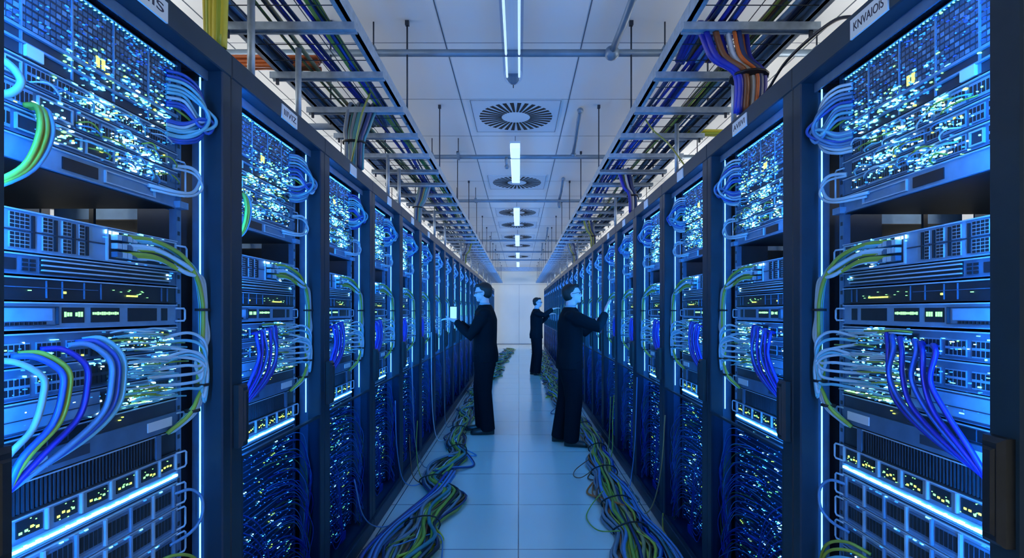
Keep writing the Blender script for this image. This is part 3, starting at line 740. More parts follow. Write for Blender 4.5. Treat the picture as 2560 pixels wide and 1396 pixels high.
# ------------------------------------------------------------ overhead trays
HT = 1.19; ZT = CAMZ+HT; TI, TO = .713, 1.20; PT = .449; d0 = F*HT/711
for s, side in ((-1, 'left'), (1, 'right')):
    t = empty('cable_tray', 'long grey wire mesh cable tray hung over the %s rack row' % side, 'cable tray', (0, 0, 0))
    for x in (TI, TO):
        mb = MB(); a, b = sorted((s*x, s*(x-.018))); mb.box(a, b, .6, 21.7, ZT+.012, ZT+.075, 'tray'); mb.box(min(a, s*x-.02), max(b, s*x+.02) if s > 0 else max(b, s*x+.02), .6, 21.7, ZT+.012, ZT+.018, 'tray')
        mb.obj('side_rail', t)
    y = d0-PT*2; n = 0
    bar = MB(); a, b = sorted((s*(TI-.03), s*(TO+.05))); bar.box(a, b, -.022, .022, -.012, .012, 'tray'); bar.box(a, b, -.022, -.016, -.02, .012, 'tray'); bar.box(a, b, .016, .022, -.02, .012, 'tray')
    bar.box(s*(TO+.02)-.006, s*(TO+.02)+.006, -.006, .006, -.045, -.01, 'wire')
    bm_ = bar.mesh('cross_bar')
    while y < 21.6:
        place(bm_, 'cross_bar', t, (0, y, ZT)); y += PT
    mb = MB()
    y = .7
    while y < 21.6:
        mb.tube([(s*TI, y, ZT+.016), (s*TO, y, ZT+.016)], .0024, 'wire', 4, False); y += PT/3 if y < 9 else PT/2
    for i in range(1, 6): x = TI+(TO-TI)*i/6; mb.tube([(s*x, .6, ZT+.02), (s*x, 21.7, ZT+.02)], .0024, 'wire', 4, False)
    mb.obj('wire_mesh', t)
    rods = MB()
    rm = MB().tube([(0, 0, 0), (0, 0, ZC-ZT-.0)], .0055, 'wire', 6).box(-.012, .012, -.012, .012, ZC-ZT-.03, ZC-ZT-.001, 'wire').mesh('hanger_rod')
    y = 3.31
    while y < 21.5:
        place(rm, 'hanger_rod', t, (s*(TI-.0), y, ZT)); place(rm, 'hanger_rod', t, (s*(TO+.0), y, ZT)); y += 1.35
    pm = MB().tube([(0, 0, 0), (0, 0, ZT-H)], .014, 'tray', 8).box(-.03, .03, -.03, .03, 0, .006, 'tray').mesh('support_post')
    ys = (1.94, 2.355, 3.96, 4.33, 6.13, 7.0, 8.9, 10.8, 12.7, 14.6, 16.5, 18.4) if s < 0 else (1.45, 2.42, 3.3, 4.6, 5.4, 7.0, 8.9, 10.8, 12.7, 14.6, 16.5, 18.4)
    for y in ys: place(pm, 'support_post', t, (s*1.0, y, H))
    # bundles lying in the tray
    sets = [('blue', ['c_deep', 'c_blue', 'c_deep', 'c_blue', 'c_navy'], .86, .04), ('violet blue', ['c_deep', 'c_navy', 'c_deep'], .79 if s > 0 else .93, .03),
            ('dark slate', ['c_grey', 'c_navy', 'c_black', 'c_grey', 'c_navy', 'c_sky'], 1.14, .045),
            ('brown and yellow' if s > 0 else 'green', ['c_brown', 'c_tan', 'c_yellow', 'c_brown'] if s > 0 else ['c_green', 'c_green', 'c_olive'], 1.0 if s > 0 else .80, .025),
            ('mixed grey' if s > 0 else 'olive and black', ['c_white', 'c_grey', 'c_black', 'c_olive'] if s > 0 else ['c_olive', 'c_black', 'c_olive', 'c_tan'], 1.06 if s > 0 else 1.01, .03)]
    for nm, cols, xc, sp in sets:
        r = random.Random(hash_ := int(xc*1000)+(s > 0)*7)
        e = empty('cable_bundle', '%s cables lying along the %s overhead tray' % (nm, side), 'cables', (0, 0, 0), group=None)
        ph = r.uniform(0, 6)
        for i, c in enumerate(cols):
            ox = r.uniform(-sp, sp); oz = r.uniform(0, .035); pts = []
            y = .8
            while y < 21.5:
                xx = xc+.03*math.sin(y*1.3+ph)+ox*(.6+.5*math.sin(y*.9+i))
                xx = min(max(xx, TI+.03), TO-.035)
                pts.append((s*xx, y, ZT+.034+oz+.008*math.sin(y*2.1+i*1.7))); y += .22
            MB().tube(pts, r.choice((.007, .009, .011)), c, 6).obj('cable', e)
    # bundles dropping from the tray to the rack tops
    drops = ([(3.10, .93, .085, ['c_teal', 'c_grey', 'c_navy', 'c_teal', 'c_black', 'c_grey', 'c_navy', 'c_teal', 'c_olive', 'c_grey', 'c_black', 'c_teal', 'c_navy', 'c_grey', 'c_tan'], 'grey and teal', 'second'), (5.0, .91, .05, ['c_grey', 'c_teal', 'c_tan', 'c_navy', 'c_grey', 'c_teal'], 'dark teal', 'third'),
              (9.2, .90, .06, ['c_olive', 'c_grey', 'c_navy', 'c_grey'], 'dark grey', 'fourth'), (1.69, .98, .035, ['c_yellow', 'c_lime', 'c_yellow', 'c_lime', 'c_yellow', 'c_lime', 'c_olive', 'c_yellow'], 'yellow-green', 'nearest')] if s < 0 else
             [(2.23, .86, .10, ['c_deep', 'c_deep', 'c_blue', 'c_brown', 'c_yellow', 'c_deep', 'c_white', 'c_orange', 'c_navy', 'c_brown', 'c_deep'], 'blue, brown and yellow', 'nearest'),
              (4.5, .90, .05, ['c_deep', 'c_navy', 'c_olive', 'c_white', 'c_deep', 'c_navy'], 'deep blue', 'second'), (6.9, .90, .05, ['c_olive', 'c_grey', 'c_olive', 'c_navy'], 'olive and grey', 'third'),
              (9.2, .90, .06, ['c_grey', 'c_olive', 'c_grey', 'c_navy'], 'grey', 'fourth')])
    for y, x, sp, cols, nm, th in drops:
        e = empty('cable_bundle', '%s cables dropping from the %s tray, %s such bundle' % (nm, side, th), 'cables', (0, 0, 0))
        r = random.Random(int(y*100)); n = len(cols)
        for i, c in enumerate(cols):
            a = (i/(n-1)-.5)*2; ya = y+r.uniform(-.03, .03); j = a*sp
            if nm == 'yellow-green':
                pts = [(s*(1.0+j*.3), ya, ZC-.4), (s*(.98+j), ya, 2.75), (s*(.985+j), ya, 2.5), (s*(.985+j*.8), ya, H+.004)]
            else:
                pts = [(s*(x+j*.8), ya+.35, ZT+.05), (s*(x+j), ya+.1, ZT+.055), (s*(x+j), ya, ZT+.03), (s*(x+j*.8+.03), ya-.03, ZT-.12), (s*(.97+j*.6), ya-.03, (ZT+H)/2-.02), (s*(.985+j*.55), ya+.01, H+.004)]
            MB().tube(spline(pts, 6), r.choice((.009, .012, .014)), c, 6).obj('cable', e)
        zt = (ZT+H)/2
        if nm != 'yellow-green': MB().tube([(s*.975, y-.02, zt-.026), (s*.975, y-.02, zt-.018)], .02+sp*.6, 'rubber', 12).obj('cable_tie', e)
# crosswise bundles, conduits and loose black cables
def cross(s, y, z, cols, label, rr=.011):
    e = empty('cable_bundle', label, 'cables', (0, 0, 0)); r = random.Random(5)
    for i, c in enumerate(cols):
        oy = (i % 3-1)*.02; oz = (i//3)*.02; pts = [(s*(1.02+.12*(i % 2)), y+oy, z+oz)]
        x = 1.3
        while x < XW: pts.append((s*x, y+oy+r.uniform(-.006, .006), z+oz+.004*math.sin(x*5+i))); x += .3
        pts.append((s*(XW-.002), y+oy, z+oz)); MB().tube(pts, rr, c, 6).obj('cable', e)
cross(-1, 2.66, ZT+.06, ['c_orange']*7+['c_brown']*2, 'orange cables running crosswise off the left tray')
cross(1, 3.63, ZT+.045, ['c_lime', 'c_yellow', 'c_lime', 'c_yellow', 'c_lime'], 'yellow-green cables running crosswise off the right tray')
tag(MB().tube([(-1.19, 3.6, ZT+.09), (-XW, 3.6, ZT+.09)], .022, 'vent', 10).obj('conduit'), 'pale conduit running crosswise behind the left tray', 'conduit')
def loose(name, pts, rad, m, label, cat='cable', n=6, seg=8, group=None):
    return tag(MB().tube(spline(pts, seg), rad, m, n).obj(name), label, cat, group)
loose('cable', [(.97, 2.45, H+.006), (1.02, 2.2, H+.05), (1.03, 2.0, H+.12), (1.02, 1.7, H+.10), (.99, 1.5, H+.006)], .006, 'c_black', 'thin black cable sagging over the nearest racks of the right row')
loose('cable', [(.80, 3.3, ZT+.03), (.84, 3.25, ZT-.06), (.92, 3.2, ZT-.16), (1.0, 3.1, H+.006)], .005, 'c_olive', 'thin dark cable dropping in an arc from the right tray')
loose('cable', [(-.83, 2.9, ZT+.03), (-.86, 2.85, ZT-.1), (-.91, 2.9, ZT-.24), (-.97, 3.0, H+.006)], .005, 'c_olive', 'thin olive cable dangling from the left tray beside the grey drop')
loose('cable', [(-1.0, 1.9, H+.40), (-1.02, 1.7, H+.33), (-1.02, 1.5, H+.36), (-1.06, 1.2, ZT+.05)], .007, 'c_black', 'black cable sagging across the yellow-green drop')

# ------------------------------------------------------------ ceiling things
PZ = CAMZ+1.65
for i, (y, ph) in enumerate(((3.32, 'nearest'), (5.55, 'second nearest'), (7.76, 'third nearest'), (12.1, 'fourth nearest'), (14.4, 'fifth nearest'), (16.7, 'farthest'))):
    e = empty('ceiling_pipe', '%s grey-blue pipe crossing under the ceiling' % ph, 'pipe', (0, 0, 0))
    MB().tube([(-XW+.01, y, PZ), (XW-.01, y, PZ)], .0225, 'pipe', 12).obj('pipe', e)
    for x in (-.93, -.65 if i else .93, 1.9, -1.9):
        b = MB().tube([(x, y, PZ), (x, y, ZC-.001)], .005, 'wire', 6); b.box(x-.014, x+.014, y-.028, y+.028, PZ-.028, PZ+.04, 'pipe'); b.obj('hanger', e)
def branch(pts, rad, label, caps):
    e = empty('pipe_branch', label, 'pipe', (0, 0, 0)); MB().tube(pts, rad, 'pipe', 10).obj('pipe', e)
    for c, r_ in caps: MB().ell(c, r_, 'pipe').obj('joint', e)
branch([(.59, 3.30, PZ+.0), (.60, 3.0, PZ+.005), (.61, 1.2, PZ+.01)], .022, 'slanting pipe joining the nearest ceiling pipe', [((.59, 3.31, PZ-.005), (.048, .05, .045))])
branch([(.575, 5.55, PZ+.03), (.565, 5.2, PZ+.06), (.55, 4.72, ZC-.045)], .019, 'short pipe elbow on the second ceiling pipe', [((.55, 4.69, ZC-.04), (.03, .03, .028)), ((.577, 5.54, PZ+.02), (.03, .03, .03))])
branch([(-.137, 5.52, PZ-.02), (-.137, 5.5, PZ-.06), (-.13, 5.5, PZ-.105)], .017, 'stub hanging under the second ceiling pipe', [((-.13, 5.5, PZ-.12), (.026, .026, .024))])
branch([(.60, 7.76, PZ+.03), (.60, 7.4, PZ+.06), (.60, 7.1, ZC-.05)], .02, 'short pipe elbow on the third ceiling pipe', [((.60, 7.08, ZC-.05), (.03, .03, .028)), ((.6, 7.76, PZ-.05), (.03, .03, .06))])
branch([(.62, 12.1, PZ-.03), (.62, 11.6, PZ+.06), (.62, 11.3, ZC-.04)], .018, 'short pipe elbow on the fourth ceiling pipe', [((.62, 11.3, ZC-.04), (.025, .025, .025))])
branch([(.62, 14.4, PZ-.06), (.62, 14.2, PZ), (.62, 13.9, ZC-.04)], .018, 'short pipe elbow on the fifth ceiling pipe', [((.62, 13.9, ZC-.04), (.025, .025, .025))])
# radial air vents
pv = MB(); pv.box(-.4, .4, -.4, .4, -.006, 0, 'vent'); frv = MB()
for a in ((-.4, -.396, -.4, .4), (.396, .4, -.4, .4), (-.4, .4, -.4, -.396), (-.4, .4, .396, .4)): pv.box(a[0], a[1], a[2], a[3], -.0075, -.005, 'seam')
vpan = pv.mesh('panel')
sl = MB()
for i in range(32):
    an = 2*PI*(i+.5)/32; c, q = math.cos(an), math.sin(an); k = len(sl.v); hw0, hw1 = .009, .018
    for (rr, hw) in ((.135, hw0), (.345, hw1)):
        for sg in (-1, 1):
            for z in (-.0085, -.004): sl.v.append((c*rr-q*hw*sg, q*rr+c*hw*sg, z))
    fs = [(k, k+2, k+6, k+4), (k+1, k+5, k+7, k+3), (k, k+4, k+5, k+1), (k+2, k+3, k+7, k+6), (k, k+1, k+3, k+2), (k+4, k+6, k+7, k+5)]
    m_i = sl.mi('slot'); sl.f += fs; sl.m += [m_i]*6; sl.smooth += [False]*6
vsl = sl.mesh('slots')
for i, (y, ph) in enumerate(((4.94, 'nearest'), (7.45, 'second'), (9.7, 'third'), (11.1, 'fourth'), (12.9, 'fifth'), (14.6, 'sixth'), (17.5, 'farthest'))):
    e = empty('ceiling_vent', '%s round ceiling vent with dark radial slots' % ph, 'vent', (CX-.02, y, ZC), group='round ceiling vents')
    place(vpan, 'panel', e); place(vsl, 'slots', e)
# lamps
for i, (ya, yb, ph) in enumerate(((1.3, 3.66, 'nearest clear'), (5.19, 6.6, 'second white'), (8.45, 9.9, 'third white'), (11.5, 13, 'fourth white'), (14.6, 16, 'fifth white'), (17.7, 19.1, 'farthest white'))):
    e = empty('tube_lamp', '%s tube lamp hanging along the aisle centre' % ph, 'lamp', (CX-.03, 0, CAMZ+1.65))
    if i == 0:
        MB().tube([(0, ya, 0), (0, yb-.02, 0)], .066, 'tubeglass', 24, False).obj('glass_tube', e)
        for x in (-.042, .042): MB().tube([(x, ya, -.012), (x, yb-.03, -.012)], .0075, 'lampbody', 8).obj('light_tube', e)
        MB().box(-.035, .035, ya, yb-.03, .012, .035, 'vent').obj('housing', e)
        cp = MB().tube([(0, yb-.03, -.005), (0, yb+.03, -.008)], .052, 'pipe', 16, True, .036); cp.tube([(0, yb+.02, -.03), (0, yb+.04, -.06)], .004, 'wire', 5); cp.obj('end_cap', e)
    else:
        b = MB(); b.bevbox(-.05, .05, ya, yb, -.02, .03, .008, 'lampbody'); b.obj('diffuser', e)
        MB().box(-.053, .053, ya-.004, yb+.004, .03, .05, 'vent').obj('housing', e)
    for yy in ((ya+.3, yb-.25)): MB().tube([(0, yy, .03), (0, yy, ZC-CAMZ-1.65-.001)], .003, 'wire', 5).obj('hanging_wire', e)
for s, side in ((-1, 'left'), (1, 'right')):
    for i in range(8):
        y = .2+i*2.9  # unseen behind the racks, hung at a height that lights the ceiling
        e = empty('tube_lamp', 'white fluorescent tube hung over the %s side aisle, %s from the camera' % (side, ORD[i]), 'lamp', (s*2.75, y, CAMZ+1.0), group='side aisle tubes, %s' % side)
        MB().tube([(0, -.7, 0), (0, .7, 0)], .018, 'sidelamp', 8).obj('light_tube', e)
        for yy in (-.5, .5): MB().tube([(0, yy, .018), (0, yy, ZC-CAMZ-1.0-.001)], .003, 'wire', 5).obj('hanging_wire', e)

# ------------------------------------------------------------ floor cables
def interp(tab, y):
    for (a, va), (b, vb) in zip(tab, tab[1:]):
        if a <= y <= b:
            t = (y-a)/(b-a); t = t*t*(3-2*t); return va+(vb-va)*t
    return tab[0][1] if y < tab[0][0] else tab[-1][1]
CL = [(1.2, .74), (2.6, .66), (3.1, .61), (3.5, .63), (3.9, .54), (4.25, .70), (4.6, .66), (5.0, .58), (5.4, .68), (6.2, .70), (7.2, .73), (8.5, .70), (10, .75), (11.2, .60), (12.2, .55), (13.3, .62), (15, .50), (17, .42), (18.6, .34), (19.6, .5)]
CR = [(1.2, .60), (2.6, .64), (3.2, .70), (3.7, .70), (4.2, .72), (4.8, .74), (5.4, .80), (6.4, .77), (7.4, .62), (8.2, .66), (9, .60), (10, .66), (11, .62), (12.5, .66), (14, .70), (16, .72), (18, .66), (19.6, .6)]
TIES_L = [2.75, 3.35, 4.2, 5.15, 6.0, 7.6]; TIES_R = [2.7, 3.25, 3.72, 4.45, 5.2, 6.2, 7.4]
for s, side, tab, ties in ((-1, 'left', CL, TIES_L), (1, 'right', CR, TIES_R)):
    e = empty('cable_bundle', 'long tangle of coloured cables lying on the floor along the %s rack row' % side, 'cables', (0, 0, 0))
    r = random.Random(11+s)
    cl = ['c_sky', 'c_navy', 'c_black', 'c_teal', 'c_olive', 'c_tan', 'c_tan', 'c_lime', 'c_grey', 'c_black', 'c_white', 'c_olive', 'c_brown', 'c_yellow', 'c_black'] if s < 0 else \
         ['c_lime', 'c_olive', 'c_yellow', 'c_lime', 'c_brown', 'c_olive', 'c_black', 'c_sky', 'c_navy', 'c_tan', 'c_yellow', 'c_orange', 'c_teal', 'c_black']
    N = 62
    def squeeze(y):
        d = min(abs(y-t) for t in ties); return .55+.45*min(1, d/.28) if y < 8 else 1.0
    for i in range(N):
        a = r.uniform(-1, 1); b = r.random()*math.sqrt(max(0, 1-a*a)); rad = r.choice((.006, .008, .010, .012))
        c = r.choice(cl)
        if s > 0 and a < -.6: c = r.choice(('c_brown', 'c_orange', 'c_brown', 'c_grey'))
        if s > 0 and a > .6: c = r.choice(('c_sky', 'c_blue', 'c_navy'))
        p1, p2, p3 = (r.uniform(0, 6.3) for _ in range(3)); pts = []; y = 1.5+r.uniform(-.1, .1)
        yend = r.uniform(17.5, 19.4)
        amp = .35 if i % 7 else 1.0
        while y < yend:
            wd = (.10+.055*max(0, min(1, (5-y)/1.5)))*squeeze(y)*(1.0 if y < 6 else 1.0+(y-6)*.05)
            k = 1.0 if y < 6 else min(2.2, 1+(y-6)*.25)
            x = interp(tab, y)+wd*a+amp*.062*squeeze(y)*(math.sin(y*4.1+p1)+.6*math.sin(y*7.3+p2))*k*.7
            x = min(x, .925)
            z = rad+.002+.07*b*squeeze(y)**.5+.006*(1+math.sin(y*6+p3))
            pts.append((s*x, y, z)); y += .07 if y < 6 else .10
        MB().tube(pts, rad, c, 6 if i % 2 else 5).obj('cable', e)
    # loops that spill out to the side
    for j in range(20):
        y = r.uniform(2.9, 16); L = r.uniform(.25, .5); o = -r.uniform(.06, .17) if y > 3.6 else r.uniform(-.14, -.05); c = r.choice(cl); x0 = interp(tab, y); rad = r.choice((.006, .008))
        x = lambda q, yy: s*min(.92, interp(tab, yy)+q)
        MB().tube(spline([(x(.02, y-L), y-L, .09), (x(o*.6, y-L*.5), y-L*.5, .05), (x(o-.06, y), y, rad+.002), (x(o*.7, y+L*.5), y+L*.5, .04), (x(.0, y+L), y+L, .09)], 7), rad, c, 6).obj('cable', e)
    if s < 0:
        for i in range(15):
            q = r.uniform(-.05, .05); z = r.uniform(.008, .07); c = r.choice(('c_sky', 'c_navy', 'c_olive', 'c_black', 'c_sky', 'c_blue', 'c_tan'))
            MB().tube(spline([(-.56+q, 4.25, .05+z), (-.62+q, 3.9, .02+z), (-.72+q*.8, 3.55, .01+z), (-.80+q*.6, 3.25, .01+z), (-.84+q, 2.95, .01+z), (-.80+q*1.3, 2.6, .01+z), (-.72+q, 2.2, .01+z)], 8), r.choice((.007, .009, .011)), c, 6).obj('cable', e)
    else:
        for i in range(12):
            q = r.uniform(-.04, .04); z = r.uniform(.008, .06); c = r.choice(('c_sky', 'c_navy', 'c_blue', 'c_black', 'c_sky', 'c_teal'))
            MB().tube(spline([(.72+q, 4.3, .04+z), (.79+q, 3.9, .02+z), (.80+q*.8, 3.5, .01+z), (.86+q*.6, 3.15, .01+z), (.86+q, 2.85, .01+z), (.80+q, 2.5, .01+z), (.74+q, 2.2, .01+z)], 8), r.choice((.007, .009, .011)), c, 6).obj('cable', e)
    for y in ties:
        x = s*interp(tab, y); pts = [(x+(.092 if y > 4.5 else .115)*math.cos(q*PI/8), y+.02*math.sin(q*PI/4), max(.004, .045+.058*math.sin(q*PI/8))) for q in range(17)]
        MB().tube(pts, .0055, 'rubber', 6).obj('cable_tie', e)
LL = [((-.952, 3.0, .45), (-.93, 3.1, .2), (-.90, 3.35, .03), (-.80, 3.5, .012), (-.70, 3.7, .05), 'c_sky', 'blue cable looping from the third left rack into the floor tangle'),
      ((-.93, 3.9, .75), (-.93, 3.95, .4), (-.92, 4.1, .1), (-.84, 4.2, .014), (-.72, 4.3, .06), 'c_sky', 'long blue cable falling from the fourth left rack to the floor'),
      ((-.93, 4.5, 1.0), (-.925, 4.55, .5), (-.91, 4.6, .2), (-.85, 4.65, .03), (-.75, 4.6, .07), 'c_grey', 'grey cable hanging straight down beside the fifth left rack'),
      ((-.93, 4.4, .38), (-.90, 4.3, .22), (-.86, 4.22, .08), (-.78, 4.2, .03), (-.68, 4.1, .08), 'c_brown', 'red-brown cable arching out of the fifth left rack'),
      ((-.93, 4.75, .42), (-.91, 4.6, .22), (-.86, 4.45, .06), (-.80, 4.35, .02), (-.70, 4.25, .08), 'c_green', 'green cable arching out beside the red-brown one on the left'),
      ((-.93, 5.5, 1.2), (-.925, 5.5, .6), (-.91, 5.55, .2), (-.86, 5.6, .03), (-.74, 5.7, .06), 'c_white', 'white cable hanging before the sixth left rack'),
      ((-.93, 6.4, 1.2), (-.925, 6.4, .7), (-.92, 6.4, .25), (-.88, 6.3, .03), (-.78, 6.2, .07), 'c_grey', 'grey cable hanging before the seventh left rack'),
      ((-.70, 2.9, .11), (-.50, 3.2, .05), (-.44, 2.95, .009), (-.43, 2.7, .009), (-.50, 2.4, .009), 'c_sky', 'blue cable bowing out over the bare floor beside the left tangle'),
      ((-.60, 3.0, .13), (-.72, 2.95, .10), (-.80, 3.0, .02), (-.90, 2.85, .014), (-.95, 2.7, .012), 'c_olive', 'olive cable crossing from the left tangle to the rack plinth'),
      ((.94, 3.35, .75), (.93, 3.4, .4), (.92, 3.55, .12), (.86, 3.6, .02), (.78, 3.75, .05), 'c_tan', 'tan cable hanging out of the third right rack'),
      ((.93, 4.1, .9), (.925, 4.15, .4), (.91, 4.2, .12), (.86, 4.1, .014), (.74, 3.9, .06), 'c_sky', 'pale blue cable falling from the fourth right rack'),
      ((.93, 5.1, .6), (.90, 5.0, .4), (.88, 4.9, .15), (.84, 4.85, .03), (.76, 4.8, .08), 'c_lime', 'yellow-green cable arching out of the fifth right rack'),
      ((.93, 5.3, .55), (.90, 5.15, .35), (.87, 5.05, .12), (.84, 5.0, .03), (.78, 4.95, .08), 'c_olive', 'olive cable arching beside the yellow-green one on the right'),
      ((.60, 3.1, .11), (.50, 3.3, .03), (.46, 3.55, .009), (.52, 3.75, .02), (.62, 3.85, .09), 'c_lime', 'yellow cable looping out of the right tangle over bare floor'),
      ((.60, 4.3, .1), (.52, 4.35, .03), (.47, 4.45, .009), (.50, 4.6, .02), (.64, 4.7, .09), 'c_brown', 'brown cable looping out of the right tangle near the tiles'),
      ((.70, 3.1, .11), (.82, 3.05, .05), (.90, 3.2, .010), (.925, 3.35, .03), (.94, 3.4, .10), 'c_yellow', 'yellow cable curling up from the floor to the right plinth'),
      ((.68, 2.7, .12), (.80, 2.85, .06), (.88, 2.6, .010), (.86, 2.4, .010), (.78, 2.2, .009), 'c_sky', 'blue cable bowing beside the right plinth in the foreground'),
      ((.78, 3.7, .06), (.84, 3.8, .010), (.90, 3.9, .010), (.88, 4.05, .010), (.80, 4.1, .06), 'c_teal', 'teal cable curled flat on the floor beside the right plinth')]
for *p, c, lab in LL: loose('cable', p, .0042, c, lab)

# ------------------------------------------------------------ people  (local: facing +X, left hand side +Y)
def limb(mb, pts, m, n=14):
    """pts: (x,y,z,ra,rb): ra = radius in the plane of travel/side"""
    P = [Vector(p[:3]) for p in pts]; secs = []
    for j, p in enumerate(P):
        t = (P[min(j+1, len(P)-1)]-P[max(j-1, 0)]).normalized()
        ay = Vector((0, 1, 0)); ay = (ay-t*ay.dot(t)).normalized(); ax = ay.cross(t).normalized()
        secs.append((p, ax*pts[j][3], ay*pts[j][4]))
    e0 = P[0]-(P[1]-P[0]).normalized()*min(pts[0][3], .02); e1 = P[-1]+(P[-1]-P[-2]).normalized()*min(pts[-1][3], .02)
    secs = [(e0, secs[0][1]*.6, secs[0][2]*.6)]+secs+[(e1, secs[-1][1]*.6, secs[-1][2]*.6)]
    mb.ring(secs, m, n)
def remesh(o, vox, sm=3):
    a = o.modifiers.new('remesh', 'REMESH'); a.mode = 'VOXEL'; a.voxel_size = vox; a.use_smooth_shade = True
    b = o.modifiers.new('smooth', 'SMOOTH'); b.iterations = sm; b.factor = .5
    return o
def hand(mb, w, d, up, m, curl=.5, thumb=1):
    """w wrist, d pointing direction, up back-of-hand direction"""
    w = Vector(w); d = Vector(d).normalized(); up = Vector(up); up = (up-d*up.dot(d)).normalized(); sd = d.cross(up)
    mb.ring([(w-d*.03, sd*.022, up*.018), (w, sd*.026, up*.018), (w+d*.035, sd*.038, up*.016), (w+d*.075, sd*.041, up*.014), (w+d*.092, sd*.038, up*.012)], m, 12)
    for i, (o, L) in enumerate(((-.030, .066), (-.010, .076), (.011, .072), (.030, .056))):
        b = w+d*.085+sd*o; pts = [b-d*.02]; dr = Vector(d)
        for q in range(3):
            dr = (dr-up*curl*(.45+.25*q)).normalized(); pts.append(pts[-1]+dr*(L*(.5, .3, .22)[q]+(.02 if q == 0 else 0)))
        mb.tube(pts, .0090, m, 8, True, .0070); mb.ell(pts[-1], (.0072,)*3, m, nu=8, nv=6)
    tb = w+d*.025-sd*.026*thumb
    td = (d*.7-sd*.7*thumb-up*.25*curl).normalized(); t2 = (d-sd*.15*thumb-up*.5*curl).normalized()
    pts = [tb, tb+td*.038, tb+td*.038+t2*.032]; mb.tube(pts, .012, m, 8, True, .0085); mb.ell(pts[-1], (.0088,)*3, m, nu=8, nv=6)
def person(root_loc, rz, height, label, armR, armL, headyaw=0, headpitch=0, lean=0.0, feet=((.0, -.11), (.06, .10)), footyaw=(0, 0)):
    """arm = (elbow, wrist, handdir, up) in local coordinates for a 1.75 m figure"""
    k = height/1.75
    root = empty('person', label, 'person', root_loc, (k, k, k), rz=rz)
    sh = Vector((-.005, 0, 1.425)); 
    b = MB()
    # trunk, neck
    b.ring([((0, 0, .86), (.09, 0, 0), (0, .13, 0)), ((0, 0, 1.0), (.095, 0, 0), (0, .135, 0)), ((.0, 0, 1.15), (.09, 0, 0), (0, .13, 0)), ((.0, 0, 1.3), (.105, 0, 0), (0, .16, 0)),
            ((-.005, 0, 1.42), (.085, 0, 0), (0, .165, 0)), ((-.01, 0, 1.47), (.055, 0, 0), (0, .08, 0)), ((.0, 0, 1.52), (.05, 0, 0), (0, .052, 0)), ((.01, 0, 1.58), (.05, 0, 0), (0, .052, 0))], 'skin')
    arms = []
    for sg, (el, wr, hd, up, cu) in ((-1, armR), (1, armL)):
        s0 = Vector((-.01, sg*.17, 1.405)); el = Vector(el); wr = Vector(wr)
        limb(b, [(*s0, .05, .05), (*((s0+el)/2), .045, .045), (*el, .037, .037), (*((el*.6+wr*.4)), .038, .038), (*wr, .026, .024)], 'skin')
        hand(b, wr, hd, up, 'skin', cu, -sg); arms.append((s0, el, wr, sg))
    legs = []
    for (fx, fy) in feet:
        sg = 1 if fy > 0 else -1
        hip = Vector((0, sg*.09, .90)); kn = Vector((fx*.6+.02, (sg*.09+fy)/2, .49)); an = Vector((fx-.02, fy, .09))
        limb(b, [(*hip, .08, .075), (*kn, .052, .05), (*(kn*.6+an*.4), .05, .048), (*an, .035, .033)], 'skin'); legs.append((hip, kn, an, sg, fx, fy))
    # head
    Hc = Vector((.025, 0, 1.645)); Rm = Euler((0, -headpitch, headyaw)).to_matrix()
    def hp(x, y, z): v = Hc+Rm @ Vector((x, y, z)); return (v.x, v.y, v.z)
    rr = (0, -headpitch, headyaw)
    b.ell(hp(-.008, 0, .02), (.093, .074, .085), 'skin', rr, 20, 14); b.ell(hp(.018, 0, -.03), (.070, .060, .075), 'skin', rr, 18, 12)
    b.ell(hp(.062, 0, -.082), (.024, .028, .020), 'skin', rr); b.ell(hp(.082, 0, .018), (.012, .04, .010), 'skin', rr)
    b.tube([hp(.083, 0, .008), hp(.102, 0, -.022)], .008, 'skin', 8, True, .013); b.ell(hp(.096, 0, -.027), (.014, .015, .010), 'skin', rr)
    b.ell(hp(.080, 0, -.052), (.010, .022, .006), 'skin', rr); b.ell(hp(.078, 0, -.062), (.010, .020, .006), 'skin', rr)
    for sg in (-1, 1):
        b.ell(hp(.058, sg*.035, -.018), (.024, .02, .018), 'skin', rr); b.ell(hp(-.004, sg*.073, -.008), (.017, .008, .031), 'skin', rr)
    b.ring([((.0, 0, 1.50), (.054, 0, 0), (0, .054, 0)), (hp(-.005, 0, -.06), (.055, 0, 0), (0, .052, 0))], 'skin', 14)
    bo = b.obj('body', root); remesh(bo, .0062, 2)
    for sg in (-1, 1):
        MB().ell(hp(.080, sg*.031, .002), (.006, .010, .005), 'eye', rr).obj('eye', root)
    # hair
    h = MB(); h.ell(hp(-.026, 0, .036), (.090, .080, .084), 'hair', rr, 20, 14); h.ell(hp(-.040, 0, -.005), (.068, .077, .075), 'hair', rr, 18, 12)
    h.ell(hp(.042, 0, .088), (.044, .056, .024), 'hair', rr)
    for i in range(14):
        a = -.8+1.6*i/13; h.ell(hp(.056-.03*abs(a), .055*a, .092-.012*abs(a)), (.026, .012, .015), 'hair', rr, 8, 6)
    ho = h.obj('hair', root); remesh(ho, .007, 1)
    # glasses
    g = MB()
    for sg in (-1, 1):
        g.tube([hp(.098+.002*math.cos(q), sg*(.031+.022*math.cos(q*PI/6)), .002+.016*math.sin(q*PI/6)) for q in range(13)], .0022, 'glasses', 5)
        g.tube([hp(.094, sg*.054, .008), hp(.05, sg*.072, .008), hp(-.005, sg*.080, .004)], .0025, 'glasses', 5)
    g.tube([hp(.099, -.010, .004), hp(.103, 0, .006), hp(.099, .010, .004)], .002, 'glasses', 5); g.obj('glasses', root)
